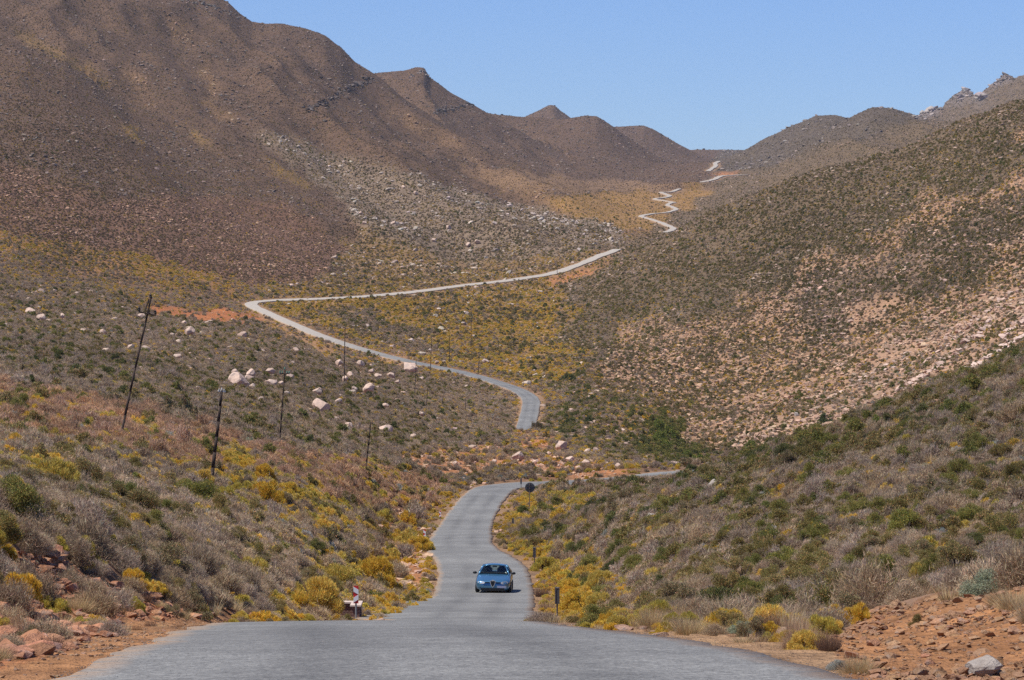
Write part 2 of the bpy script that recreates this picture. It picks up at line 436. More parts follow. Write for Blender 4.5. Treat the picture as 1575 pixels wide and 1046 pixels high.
zone('valley_mix', (.36, .42, .12, .03, .06, .01, 0), .9, (.24, .155, .08), .016, (.44, .34, .26),
     poly=[(540, 350), (700, 405), (800, 398), (930, 385), (900, 410), (850, 432), (700, 445), (560, 462), (400, 462), (430, 440), (520, 420)])
zone('far_valley', (.22, .58, .07, .02, .11, 0, 0), .9, (.30, .18, .075), poly=[(830, 300), (980, 297), (1040, 290), (1140, 290), (1110, 320), (1060, 345), (1050, 362), (960, 350), (900, 335), (850, 315)])
zone('far_valley_dark', (.72, .12, .08, 0, .08, 0, 0), .8, (.23, .15, .09), poly=[(700, 262), (900, 275), (1000, 282), (1130, 288), (1140, 296), (980, 296), (880, 296), (780, 290)])
zone('far_red_cut', (.2, .1, 0, 0, .1, 0, 0), .1, (.40, .19, .09), poly=[(1085, 262), (1130, 263), (1145, 268), (1100, 270), (1090, 268)])
zone('valley_yellow', (.15, .62, .12, .03, .05, .03, 0), .95, (.28, .17, .075), .010, (.44, .35, .28),
     poly=[(405, 466), (560, 462), (700, 448), (850, 432), (880, 445), (872, 500), (900, 570), (960, 600), (1020, 640), (980, 660), (920, 620), (870, 590), (830, 595), (780, 576), (640, 552), (540, 522), (450, 490)])
zone('valley_edge', (.34, .26, .24, .05, .06, .05, 0), .9, (.27, .17, .09), .04, (.44, .32, .24),
     poly=[(856, 438), (905, 436), (915, 520), (965, 590), (1000, 640), (960, 625), (890, 575), (860, 510)])
zone('valley_dark', (.60, .14, .16, .06, .02, .02, 0), .9, (.24, .16, .10), .02, (.44, .35, .28),
     poly=[(480, 478), (560, 480), (640, 510), (700, 545), (640, 545), (560, 520)])
zone('valley_shrub', (.40, .18, .20, .12, .05, .05, 0), .92, (.26, .165, .09), .06, (.48, .34, .26),
     poly=[(850, 600), (900, 590), (960, 620), (1010, 660), (1060, 690), (1040, 720), (960, 705), (860, 680), (830, 660)])
zone('right_green', (.36, .05, .40, .07, .06, .06, 0), 1.05, (.165, .12, .075), .05, (.34, .24, .17),
     poly=[(860, 440), (930, 394), (1040, 330), (1130, 270), (1400, 190), (1620, 100), (2100, -120), (2100, 60), (1620, 180), (1460, 300), (1310, 375), (1180, 430), (1080, 480), (960, 520), (900, 580), (870, 520)])
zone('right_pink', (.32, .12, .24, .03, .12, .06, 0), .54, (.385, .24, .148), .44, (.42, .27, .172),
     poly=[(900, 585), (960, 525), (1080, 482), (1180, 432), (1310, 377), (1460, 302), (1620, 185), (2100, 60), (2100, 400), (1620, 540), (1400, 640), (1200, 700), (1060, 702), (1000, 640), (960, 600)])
zone('right_band', (.46, .04, .28, .07, .05, .06, 0), 1.0, (.22, .15, .10), .10, (.45, .3, .22),
     poly=[(1180, 470), (1330, 400), (1480, 330), (1620, 250), (1900, 130), (1900, 280), (1620, 350), (1480, 440), (1330, 500), (1240, 520)])
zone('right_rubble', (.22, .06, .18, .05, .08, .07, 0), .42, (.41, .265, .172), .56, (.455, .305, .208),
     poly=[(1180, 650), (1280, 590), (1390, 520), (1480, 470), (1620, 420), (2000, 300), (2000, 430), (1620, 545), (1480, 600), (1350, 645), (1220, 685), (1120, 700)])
zone('stream_green', (.05, .12, .25, .5, .03, .05, 0), 1.0, (.2, .15, .07), poly=[(990, 690), (1010, 655), (1045, 625), (1060, 650), (1050, 680), (1110, 700), (1100, 725), (1050, 715)])
zone('spur_dark', (.60, .08, .13, .03, .10, .06, 0), 1.0, (.24, .145, .09), .010, (.46, .34, .26),
     poly=[(-900, 380), (0, 425), (150, 450), (240, 478), (400, 500), (520, 540), (700, 585), (790, 625), (800, 665), (770, 690), (690, 690), (600, 680), (420, 650), (200, 590), (0, 560), (-900, 500)])
zone('left_grey', (.62, .06, .12, .02, .14, .04, 0), 1.0, (.23, .135, .085), .01,
     poly=[(420, 650), (600, 680), (690, 690), (640, 725), (560, 705), (430, 690), (250, 640), (0, 590), (0, 560), (200, 590)])
zone('left_pink', (.36, .13, .03, .01, .40, .07, 0), 1.0, (.25, .14, .085), .01,
     poly=[(-900, 540), (0, 590), (250, 640), (430, 690), (600, 720), (690, 745), (640, 830), (500, 760), (300, 720), (100, 680), (-900, 640)])
zone('left_shrub', (.60, .10, .09, .01, .18, .02, 0), 1.0, (.23, .125, .075), .02,
     poly=[(-600, 700), (0, 745), (120, 735), (260, 790), (400, 850), (440, 900), (400, 940), (300, 930), (120, 860), (0, 820), (-600, 780)])
zone('right_near', (.44, .07, .14, .03, .24, .07, .01), 1.0, (.29, .185, .12), .010, (.42, .30, .22),
     poly=[(830, 960), (800, 870), (770, 800), (800, 752), (1000, 745), (1060, 705), (1200, 690), (1350, 640), (1480, 590), (1620, 530), (2300, 250), (2300, 880), (1620, 905), (1460, 925), (1300, 960), (1290, 1000), (1000, 985)])
zone('right_near_top', (.42, .05, .26, .08, .14, .05, 0), .95, (.25, .16, .10), .04, (.45, .31, .22),
     poly=[(1010, 742), (1100, 705), (1200, 690), (1350, 640), (1480, 590), (1620, 530), (2300, 250), (2300, 420), (1620, 610), (1450, 665), (1300, 705), (1150, 735), (1050, 765)])
zone('verge_yellow', (.30, .38, .05, .03, .18, .01, .05), 1.0, (.31, .19, .10), .02,
     poly=[(770, 790), (790, 765), (870, 755), (960, 750), (900, 790), (880, 830), (940, 860), (960, 900), (950, 945), (830, 955), (815, 880), (770, 830)])
zone('bush_yellow', (.06, .86, .04, .02, .02, 0, 0), 1.0, (.31, .19, .10), .0, poly=[(865, 905), (890, 882), (935, 885), (952, 915), (945, 945), (880, 950), (862, 935)])
for q in ([(640, 840), (655, 800), (640, 775), (610, 800), (615, 845), (560, 850), (560, 900), (590, 905), (660, 850)], [(450, 885), (530, 870), (530, 935), (480, 945), (450, 935)], [(370, 840), (410, 850), (415, 900), (400, 910)], [(420, 760), (470, 745), (560, 790), (500, 820), (430, 800)], [(40, 712), (110, 700), (120, 740), (60, 752)], [(330, 700), (370, 690), (420, 740), (380, 760)]):
    zone('left_yellow', (.16, .62, .10, 0, .12, 0, 0), 1.0, (.26, .15, .08), .01, poly=q)
zone('straw_verge', (.34, .14, .06, .01, .26, .03, .16), 1.6, (.36, .23, .13), .02,
     poly=[(830, 962), (960, 945), (1120, 950), (1290, 985), (1300, 1000), (1340, 1046), (1340, 1100), (1250, 1100), (1050, 990)])
zone('soil_bank', (.05, 0, .01, 0, .04, 0, 0), .035, (.385, .195, .088), .42, (.42, .235, .13),
     poly=[(1275, 985), (1310, 950), (1440, 918), (1520, 912), (1620, 895), (2300, 800), (2300, 1500), (1400, 1500), (1310, 1040)])
zone('bank_left', (.40, .02, .03, 0, .22, 0, .05), .36, (.40, .165, .075), .6, (.42, .205, .115),
     poly=[(-900, 800), (0, 862), (60, 850), (130, 875), (250, 925), (330, 938), (390, 940), (300, 960), (200, 985), (90, 1010), (0, 1050), (-900, 1200)])
zone('shoulder_left', (.02, 0, 0, 0, .10, 0, .04), .10, (.38, .20, .095), .10, (.42, .26, .16),
     poly=[(200, 955), (300, 948), (390, 942), (400, 946), (230, 1000), (100, 1060), (-300, 1400), (-300, 1100), (0, 1035), (90, 1000)])
zone('red_strip', (.06, .06, 0, 0, .10, 0, 0), .03, (.42, .165, .065), .05, (.42, .25, .15), poly=[(225, 468), (300, 474), (380, 484), (440, 500), (400, 498), (320, 494), (260, 482)])
zone('road_fill', (.08, .16, 0, 0, .20, 0, 0), .10, (.40, .235, .115), .05, (.45, .3, .2), poly=[(380, 484), (440, 504), (520, 535), (590, 552), (600, 558), (540, 548), (470, 525), (400, 500)])
for q in ([(790, 655), (830, 668), (870, 690), (900, 720), (830, 735), (790, 715), (800, 680)], [(610, 705), (680, 690), (790, 690), (800, 720), (700, 738), (640, 725)], [(560, 780), (640, 790), (665, 845), (640, 905), (590, 900), (560, 850)], [(880, 702), (940, 712), (985, 735), (880, 738)], [(920, 395), (905, 425), (850, 440), (840, 432), (890, 410)]):
    zone('cut_bank', (.24, .12, .04, 0, .24, 0, 0), .20, (.44, .205, .09), .16, (.50, .32, .21), poly=q)
NAMES = list(ZN)

def in_poly(px, py, poly):
    q = np.asarray(poly, float)
    r = np.zeros(px.shape, bool)
    j = len(q) - 1
    for i in range(len(q)):
        xi, yi, xj, yj = *q[i], *q[j]
        if yi != yj:
            r ^= ((yi > py) != (yj > py)) & (px < (xj - xi) * (py - yi) / (yj - yi) + xi)
        j = i
    return r

def zones(u, v, x, y):
    a = 9 + 5 * smooth(v, 300, 900)
    uj = u + a * (2.0 + 3.0 * smooth(v, 300, 400) * (1 - smooth(v, 600, 700))) * fbm(u / 26.0, v / 16.0, 61, 3)
    vj = v + a * fbm(u / 26.0, v / 14.0, 67, 3)
    rs = smooth(u, 780, 960) * (1 - smooth(v, 640, 720)) * smooth(v + .5 * (u - 1100), 330, 420)
    uj = uj + rs * 70 * fbm(u / 75.0, v / 50.0, 63, 4)
    vj = vj + rs * 55 * fbm(u / 60.0, v / 40.0, 65, 4)
    z = np.zeros(u.shape, np.int16)
    for n in NAMES:
        for p in ZN[n]['polys']:
            q = np.asarray(p)
            z[in_poly(uj, vj, p)] = ZN[n]['id']
    return z

U2 = np.repeat(UC[None, :], NY, axis=0)
ZI = zones(U2, V, X, Y)
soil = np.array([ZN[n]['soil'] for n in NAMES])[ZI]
def blur(a, k):
    for ax in (0, 1):
        c = np.cumsum(np.concatenate([np.repeat(a.take([0], ax), k + 1, ax), a, np.repeat(a.take([-1], ax), k, ax)], ax), ax)
        n = a.shape[ax]
        a = (c.take(range(2 * k + 1, 2 * k + 1 + n), ax) - c.take(range(0, n), ax)) / (2 * k + 1)
    return a
soil = blur(soil, 2)
dirt = (1 - smooth(RD, 0.3 + 0.0006 * Y, 0.9 + 0.0016 * Y))[..., None] * (0.8 * smooth(Y, 25, 60) * np.ones_like(X))[..., None]
dcol = np.array([.33, .215, .125])
soil = soil * (1 - dirt) + dcol * dirt

m_ground = material("ground_soil", rough=0.95, spec=0.1)
nt = NT(m_ground)
at = nt.n("Attribute", attribute_name="soil")
pos = nt.n("NewGeometry").outputs["Position"]
n1 = nt.noise(pos, 0.9, 6, 0.7)
n2 = nt.noise(pos, 0.12, 5, 0.65)
n3 = nt.noise(pos, 7.0, 4, 0.7)
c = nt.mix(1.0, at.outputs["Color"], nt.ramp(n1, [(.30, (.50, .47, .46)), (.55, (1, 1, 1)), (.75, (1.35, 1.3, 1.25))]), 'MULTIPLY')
c = nt.mix(1.0, c, nt.ramp(n2, [(.30, (.72, .72, .76)), (.7, (1.2, 1.15, 1.08))]), 'MULTIPLY')
c = nt.mix(1.0, c, nt.ramp(n3, [(.30, (.70, .68, .66)), (.6, (1.08, 1.06, 1.04)), (.8, (1.3, 1.27, 1.22))]), 'MULTIPLY')
nt.l(c, nt.b.inputs["Base Color"])
hsum = nt.mix(0.5, n1, n3, 'ADD')
nt.bump(hsum, 0.9, 0.25)

vid = np.arange(NY * NU).reshape(NY, NU)
fc = np.stack([vid[:-1, :-1], vid[:-1, 1:], vid[1:, 1:], vid[1:, :-1]], -1).reshape(-1, 4)
me = np_mesh("terrain", np.stack([X, Y, Z], -1).reshape(-1, 3), fc, True)
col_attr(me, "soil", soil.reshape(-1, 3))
terrain = tag(link_mesh("terrain", me, m_ground), kind="structure", label="brown scrub covered valley floor with hills and mountains on both sides")

# road surfaces
m_road = material("road_asphalt", rough=0.9, spec=0.25)
nt = NT(m_road)
pos = nt.n("NewGeometry").outputs["Position"]
ra = nt.n("Attribute", attribute_name="wear")
sep = nt.n("SeparateColor")
nt.l(ra.outputs["Color"], sep.inputs[0])
fine = nt.noise(pos, 38.0, 3, 0.75)
med = nt.noise(pos, 1.3, 5, 0.6)
big = nt.noise(pos, 0.18, 3, 0.6)
asp = nt.ramp(fine, [(.30, (.075, .076, .078)), (.47, (.165, .167, .17)), (.60, (.225, .226, .228)), (.74, (.42, .42, .41))])
grit = nt.noise(pos, 10.0, 4, 0.85)
asp = nt.mix(1.0, asp, nt.ramp(grit, [(.34, (.62, .62, .63)), (.5, (1, 1, 1)), (.66, (1.4, 1.4, 1.38))]), 'MULTIPLY')
asp = nt.mix(1.0, asp, nt.ramp(med, [(.3, (.80, .80, .80)), (.7, (1.05, 1.05, 1.04))]), 'MULTIPLY')
asp = nt.mix(1.0, asp, nt.ramp(big, [(.35, (.80, .80, .80)), (.65, (1.06, 1.06, 1.05))]), 'MULTIPLY')
asp = nt.mix(1.0, asp, nt.ramp(sep.outputs[1], [(0, (.80, .80, .80)), (1, (1.12, 1.12, 1.11))]), 'MULTIPLY')
asp = nt.mix(1.0, asp, (1.03, 1.0, .945), 'MULTIPLY')
grv = nt.ramp(med, [(.3, (.31, .27, .22)), (.7, (.43, .38, .32))])
c = nt.mix(sep.outputs[0], asp, grv)
edge = nt.mix(1.0, sep.outputs[2], nt.ramp(nt.noise(pos, 3.0, 5, 0.7), [(.35, (0, 0, 0)), (.65, (1, 1, 1))]), 'MULTIPLY')
c = nt.mix(edge, c, (.36, .22, .12))
nt.l(c, nt.b.inputs["Base Color"])
nt.bump(fine, 0.55, 0.012)

def ribbon(sg, n=17, seed=0):
    c = sg[:, :2]
    t = np.gradient(c, axis=0)
    t /= np.linalg.norm(t, axis=1)[:, None]
    nrm = np.stack([t[:, 1], -t[:, 0]], -1)                   # to the right
    s = np.linspace(-1, 1, n)
    yy = sg[:, 1]
    ln = np.cumsum(np.r_[0, np.linalg.norm(np.diff(c, axis=0), axis=1)])
    wl = sg[:, 3] / 2 + 0.16 * fbm(ln / 1.7, ln * 0 + 3.1, seed + 3, 4) + 0.10 * fbm(ln / .5, ln * 0 + 1.1, seed + 31, 2)
    wr = sg[:, 3] / 2 + 0.16 * fbm(ln / 1.7, ln * 0 + 7.7, seed + 5, 4) + 0.10 * fbm(ln / .5, ln * 0 + 9.1, seed + 37, 2)
    if seed == 0:                                             # paved lay-by left of the road by the first headwall
        wl = wl + 1.35 * smooth(yy, 96, 101) * (1 - smooth(yy, 128, 136))
    off = np.where(s[None, :] < 0, s[None, :] * wl[:, None], s[None, :] * wr[:, None])
    wob = .22 * smooth(yy, 600, 1500) * sg[:, 3]
    wl, wr = wl * 1.0 + wob * fbm(ln / 14.0, ln * 0 + .7, seed + 41, 3), wr + wob * fbm(ln / 14.0, ln * 0 + 5.3, seed + 43, 3)
    off = np.where(s[None, :] < 0, s[None, :] * wl[:, None], s[None, :] * wr[:, None])
    P = c[:, None, :] + nrm[:, None, :] * off[..., None]
    camber = -0.025 * (np.abs(off) / 2.3) ** 2
    z = sg[:, 2][:, None] + sg[:, 4][:, None] * (P[..., 1] - c[:, 1][:, None]) + camber
    grav = smooth(yy, 800, 960)[:, None] + 0 * off
    trk = np.exp(-((np.abs(off) - 0.85) / 0.38) ** 2) * (0.6 + 0.4 * vnoise(ln / 9.0, ln * 0, 77))[:, None]
    edg = smooth(np.abs(s)[None, :] + 0 * off, 0.90, 1.0)
    W = np.stack([grav, 1 - trk, edg], -1)
    return np.concatenate([P, z[..., None]], -1), W
for k, sg in enumerate(SEGS):
    P, W = ribbon(sg, seed=0 if k == 0 else 10 * k)
    m, n = P.shape[:2]
    # skirts so that no gap shows under the edge
    lo = P.copy(); lo[..., 2] -= 0.12 + 0.0006 * P[..., 1]
    full = np.concatenate([lo[:, :1], P, lo[:, -1:]], 1)
    WW = np.concatenate([W[:, :1], W, W[:, -1:]], 1)
    vid = np.arange(m * (n + 2)).reshape(m, n + 2)
    fc = np.stack([vid[:-1, :-1], vid[:-1, 1:], vid[1:, 1:], vid[1:, :-1]], -1).reshape(-1, 4)
    me = np_mesh("road", full.reshape(-1, 3), fc, True)
    col_attr(me, "wear", WW.reshape(-1, 3))
    tag(link_mesh("road", me, m_road), kind="structure")

# ------------------------------------------------------------------ plants and stones: the shapes
def plant_material(name, trans=0.25):
    m = material(name, rough=0.85, spec=0.12)
    nt = NT(m)
    ti = nt.n("Attribute", attribute_name="tint", attribute_type='INSTANCER')
    sh = nt.n("Attribute", attribute_name="shade")
    c = nt.mix(1.0, ti.outputs["Color"], sh.outputs["Color"], 'MULTIPLY')
    nt.l(c, nt.b.inputs["Base Color"])
    if trans:
        tr = nt.n("BsdfTranslucent")
        nt.l(c, tr.inputs["Color"])
        mx = nt.n("MixShader")
        mx.inputs[0].default_value = trans
        nt.l(nt.b.outputs[0], mx.inputs[1])
        nt.l(tr.outputs[0], mx.inputs[2])
        nt.l(mx.outputs[0], nt.t.nodes["Material Output"].inputs["Surface"])
    return m
m_plant = plant_material("plant_foliage")
m_stem = material("plant_stem", (.13, .095, .07), 0.9)
m_stone = plant_material("stone_surface", 0)
nt = NT(m_stone)
pos = nt.n("TexCoord").outputs["Object"]
oi = nt.n("ObjectInfo")
base = nt.b.inputs["Base Color"].links[0].from_socket
k = nt.noise(pos, 2.2, 6, 0.7)
c = nt.mix(1.0, base, nt.ramp(k, [(.3, (.62, .58, .56)), (.5, (1, 1, 1)), (.72, (1.25, 1.25, 1.25))]), 'MULTIPLY')
c = nt.mix(nt.ramp(nt.noise(pos, 1.6, 4, 0.6), [(.52, (0, 0, 0)), (.66, (.6, .6, .6))]), c, (.22, .205, .19))
nt.l(c, nt.b.inputs["Base Color"])
nt.bump(k, 0.7, 0.15)

def dome(n, r, flat=0.7, shell=0.55):
    d = r.normal(size=(n, 3))
    d[:, 2] = np.abs(d[:, 2])
    d /= np.linalg.norm(d, axis=1)[:, None]
    rad = (shell + (1 - shell) * r.random(n)) ** 0.5
    return d, d * rad[:, None] * np.array([.5, .5, flat])

def blades(c, d, ln, wd, r, quad=False):
    """thin pointed or leaf-shaped faces at c along d"""
    n = len(c)
    s = np.cross(d, r.normal(size=(n, 3)))
    s /= np.linalg.norm(s, axis=1)[:, None] + 1e-9
    ln, wd = np.broadcast_to(ln, n)[:, None], np.broadcast_to(wd, n)[:, None]
    a, b, t = c - s * wd / 2 - d * ln / 2, c + s * wd / 2 - d * ln / 2, c + d * ln / 2
    if quad:
        q = np.stack([c - d * ln / 2, c + s * wd / 2, t, c - s * wd / 2], 1)
        return q.reshape(-1, 3), np.arange(4 * n).reshape(n, 4)
    return np.stack([a, b, t], 1).reshape(-1, 3), np.arange(3 * n).reshape(n, 3)

def unit(d):
    return d / (np.linalg.norm(d, axis=1)[:, None] + 1e-9)

def plant_mesh(kind, seed, lod):
    r = np.random.default_rng(1000 * kind + seed)
    q = [4.5, 1.0, 0.4][lod]
    g = q ** -0.5
    if kind == G:            # dry twiggy shrub
        nc = 16
        cd, cc = dome(nc, r, .62, .35)
        n = int(3000 * q)
        ci = r.integers(0, nc, n)
        d = unit(cd[ci] * .7 + r.normal(size=(n, 3)) * .55 + np.array([0, 0, .55]))
        c = cc[ci] * .82 + r.normal(size=(n, 3)) * .105
        ve, fa = blades(c, d, (.10 + .12 * r.random(n)) * g ** .6, (.010 + .012 * r.random(n)) * g * 1.3, r)
        hh = c[:, 2]
    elif kind == YE:         # dense cushion of fine yellow shoots
        nc = 22
        cd, cc = dome(nc, r, .55, .5)
        n = int(3600 * q)
        ci = r.integers(0, nc, n)
        l = unit(r.normal(size=(n, 3)) + np.array([0, 0, .5]))
        c = cc[ci] * .85 + l * (.15 * r.random(n) ** .4)[:, None]
        d = unit(l * .9 + r.normal(size=(n, 3)) * .4 + np.array([0, 0, .8]))
        ve, fa = blades(c, d, (.06 + .08 * r.random(n)) * g ** .6, (.012 + .014 * r.random(n)) * g * 1.3, r)
        hh = c[:, 2]
    elif kind in (OL, GR):   # leafy bush in clumps
        nc = 18 if kind == OL else 24
        cd, cc = dome(nc, r, .72 if kind == OL else .8, .4)
        n = int(3400 * q)
        ci = r.integers(0, nc, n)
        l = unit(r.normal(size=(n, 3)))
        c = cc[ci] * .82 + l * (.16 * r.random(n) ** .5)[:, None] * np.array([1, 1, .8])
        d = unit(l + r.normal(size=(n, 3)) * .7 + np.array([0, 0, .6]))
        ve, fa = blades(c, d, (.05 + .05 * r.random(n)) * g, (.018 + .016 * r.random(n)) * g, r, True)
        hh = c[:, 2]
    elif kind == ST:         # tuft of dry grass
        n = int(520 * q)
        a, lean = r.random(n) * 6.283, r.random(n) ** .6 * (.5 + .8 * r.random(n))
        d = unit(np.stack([np.cos(a) * lean * .85 + .15, np.sin(a) * lean * .85, 1.0 - .5 * lean], -1) + r.normal(size=(n, 3)) * .12)
        base = np.stack([np.cos(a), np.sin(a), 0 * a], -1) * (.28 * r.random(n) ** .6)[:, None]
        ln = .18 + .7 * r.random(n) ** 1.5
        ve, fa = blades(base + d * ln[:, None] / 2, d, ln, (.013 + .013 * r.random(n)) * g * 1.4, r)
        hh = ln * d[:, 2] * .6
    elif kind == PA:         # pale grey-green cushion
        nc = 20
        cd, cc = dome(nc, r, .5, .55)
        n = int(3000 * q)
        ci = r.integers(0, nc, n)
        l = unit(r.normal(size=(n, 3)) + np.array([0, 0, .3]))
        c = cc[ci] * .85 + l * (.14 * r.random(n) ** .4)[:, None]
        d = unit(l + r.normal(size=(n, 3)) * .6)
        ve, fa = blades(c, d, (.04 + .06 * r.random(n)) * g, (.012 + .014 * r.random(n)) * g, r, True)
        hh = c[:, 2]
    else:                    # upright seed-headed verge herb
        n = int(620 * q)
        a, lean = r.random(n) * 6.283, r.random(n) ** .8 * (.6 + .8 * r.random(n))
        d = unit(np.stack([np.cos(a) * lean * .55, np.sin(a) * lean * .75, 1.0 + 0 * a], -1) + r.normal(size=(n, 3)) * .14)
        base = np.stack([np.cos(a), np.sin(a), 0 * a], -1) * (.3 * r.random(n) ** .6)[:, None]
        ln = .15 + .7 * r.random(n) ** 1.3
        v1, f1 = blades(base + d * ln[:, None] / 2, d, ln, (.009 + .01 * r.random(n)) * g * 1.4, r)
        m = n
        k = r.integers(0, n, m)
        cc = base[k] + d[k] * (ln[k] * (.6 + .45 * r.random(m)))[:, None]
        v2, f2 = blades(cc, unit(r.normal(size=(m, 3)) + np.array([0, 0, .5])), .06 * g, .024 * g, r)
        ve, fa = np.vstack([v1, v2]), np.vstack([f1, f2 + len(v1)])
        hh = np.r_[ln * .4, cc[:, 2]]
        n = n + m
    ve[:, 2] = np.maximum(ve[:, 2], -.03)
    me = np_mesh("foliage", ve, fa)
    # leaf-to-leaf colour: twigs, old leaves, young shoots
    s = .78 + .44 * r.random(n)
    rgb = np.stack([s * (1 + .10 * r.normal(size=n)), s, s * (1 - .06 * r.normal(size=n))], -1)
    if kind == YE:
        gmix = (r.random(n) < .13)[:, None]
        rgb = np.where(gmix, rgb * np.array([.55, .72, .9]), rgb)
    elif kind in (OL, GR):
        tw = (r.random(n) < .14)[:, None]
        rgb = np.where(tw, rgb * np.array([1.7, 1.15, 1.3]), rgb)
    elif kind == G:
        tw = (r.random(n) < .2)[:, None]
        rgb = np.where(tw, rgb * np.array([1.25, 1.35, 1.3]), rgb)
    elif kind == BR:
        rgb = np.where((np.arange(n) >= n // 2)[:, None], rgb * np.array([1.25, 1.0, .85]), rgb)
    k = fa.shape[1]
    col_attr(me, "shade", np.repeat(np.clip(rgb, .2, 2.2), k, 0)[: len(ve)])
    me.materials.append(m_plant)
    return me

def stem_mesh(seed, n=7):
    r = np.random.default_rng(seed)
    bm = bmesh.new()
    for i in range(n):
        a = r.random() * 6.283
        top = Vector((math.cos(a) * .3, math.sin(a) * .3, .35 + .2 * r.random()))
        mid_ = top * .5 + Vector((r.normal() * .03, r.normal() * .03, .03))
        b0 = Vector((math.cos(a) * .05, math.sin(a) * .05, -.04))
        add_rod(bm, b0, mid_, .016, .011, 5)
        add_rod(bm, mid_, top, .011, .004, 5)
    me = bpy.data.meshes.new("stem")
    bm.to_mesh(me); bm.free()
    me.materials.append(m_stem)
    return me

def stone_mesh(seed, round_):
    r = np.random.default_rng(500 + seed)
    bm = bmesh.new()
    if round_:
        bmesh.ops.create_icosphere(bm, subdivisions=3, radius=.5)
        ph = r.random(3) * 50
        cuts = [(Vector(unit(r.normal(size=(1, 3)))[0]), .27 + .16 * r.random()) for _ in range(13)]
        for v in bm.verts:
            p = v.co.copy()
            for nn, dd in cuts:
                e = p.dot(nn) - dd
                if e > 0:
                    p -= nn * e * .96
            k = 1 + .07 * float(vnoise(np.array([p.x * 4 + ph[0]]), np.array([p.y * 4 + p.z * 3 + ph[1]]), seed)[0]) + .035 * float(vnoise(np.array([p.x * 11 + p.z * 7 + ph[0]]), np.array([p.y * 11 + p.z * 9 + ph[1]]), seed)[0])
            v.co = p * k
            v.co.z *= .8
    else:
        for _ in range(15):
            p = unit(r.normal(size=(1, 3)))[0] * np.array([.5, .4, .26]) * (.8 + .3 * r.random())
            bm.verts.new(p)
        res = bmesh.ops.convex_hull(bm, input=bm.verts)
        bmesh.ops.delete(bm, geom=[x for x in set(res['geom_interior'] + res['geom_unused']) if isinstance(x, bmesh.types.BMVert)], context='VERTS')
        bmesh.ops.bevel(bm, geom=list(bm.edges), offset=.015, segments=1, affect='EDGES')
    bmesh.ops.recalc_face_normals(bm, faces=bm.faces)
    me = bpy.data.meshes.new("stone")
    bm.to_mesh(me); bm.free()
    col_attr(me, "shade", np.ones((len(me.vertices), 3)))
    me.polygons.foreach_set("use_smooth", np.full(len(me.polygons), False))
    me.materials.append(m_stone)
    return me

# ------------------------------------------------------------------ where they stand
TINT = {G: [(.39, .275, .17), (.32, .235, .16), (.42, .31, .205), (.31, .22, .15), (.36, .27, .205)],
        YE: [(.68, .46, .075), (.66, .42, .06), (.60, .45, .11), (.70, .48, .11), (.55, .43, .09)],
        OL: [(.235, .19, .07), (.205, .175, .06), (.27, .22, .09), (.23, .19, .10)],
        GR: [(.15, .16, .045), (.19, .19, .05), (.12, .13, .045), (.22, .21, .06)],
        ST: [(.50, .37, .20), (.46, .32, .17), (.42, .28, .17), (.55, .42, .25)],
        PA: [(.36, .36, .31), (.30, .32, .28), (.40, .38, .34), (.31, .33, .22)],
        BR: [(.24, .14, .075), (.28, .17, .10), (.20, .125, .085)]}
TINT = {k: np.array(v) for k, v in TINT.items()}
SIZE = {G: (.75, 1.45), YE: (.6, 1.25), OL: (.9, 1.8), GR: (1.0, 2.0), ST: (.45, .85), PA: (.6, 1.15), BR: (.4, .75)}
cell_u = np.diff(UC)[None, :]
dY = np.diff(YR)[:, None]
Yc = 0.5 * (Y[:-1, :-1] + Y[1:, 1:])
area = cell_u / F * Yc * dY                                        # plan area of a cell
slope_ = np.hypot((Z[1:, :-1] - Z[:-1, :-1]) / dY, (Z[:-1, 1:] - Z[:-1, :-1]) / (X[:-1, 1:] - X[:-1, :-1]))
area = area * np.sqrt(1 + np.minimum(slope_, 2.5) ** 2)
px = np.abs(V[:-1, :-1] - V[1:, :-1]) * cell_u                     # its size in the photo
Vc = 0.5 * (V[:-1, :-1] + V[1:, 1:])
vis = (Vc < prevmin[:-1, :-1] + 14 + 1500 / Yc)
Uc = 0.5 * (U2[:-1, :-1] + U2[1:, 1:])
inside = (Uc > -60 - 2500 / Yc) & (Uc < 1635 + 2500 / Yc) & (Vc > -40) & (Vc < 1120)
ZC = ZI[:-1, :-1]
RDc = RD[:-1, :-1]
cover = np.array([ZN[n]['cover'] for n in NAMES])[ZC]
facing = np.clip((V[:-1, :-1] - V[1:, :-1]) / F * Yc / dY, .03, 1)
ok = vis & inside
clear = smooth(RDc, 0.0, 0.45 + 0.0012 * Yc)
# bushes get coarser with distance only where single ones would be far under a pixel
bsz = np.where(Yc < 900, 1.0, np.sqrt(1 + ((Yc - 900) / 1500) ** 2 * .5))
lump = 0.55 + 0.75 * smooth(fbm(X / 6.0, Y / 9.0, 151, 3), -.45, .35)[:-1, :-1]
dens = cover * (1.35 + 2.2 * (1 - smooth(Yc, 45, 220))) / bsz ** 2 * np.where(Yc < 300, lump, smooth(fbm(X / 24.0, Y / 40.0, 153, 3), -.5, .25)[:-1, :-1] * .75 + .45) * clear
nexp = np.where(ok, area * dens, 0)
nexp = np.minimum(nexp, px * 0.25 + 0.05)
cnt = rng.poisson(nexp)
jj, ii = np.nonzero(cnt)
rep = cnt[jj, ii]
jj, ii = np.repeat(jj, rep), np.repeat(ii, rep)
NP = len(jj)
ty, tu = rng.random(NP), rng.random(NP)
py = YR[jj] + ty * (YR[jj + 1] - YR[jj])
pu = UC[ii] + tu * (UC[ii + 1] - UC[ii])
pxw = (pu - CU) / F * py
pz = ground(pxw, py)
zi = ZI[jj, ii]
wts = np.array([ZN[n]['w'] for n in NAMES], float)[zi]
patch = fbm(pxw / 14.0, py / 22.0, 171, 3)
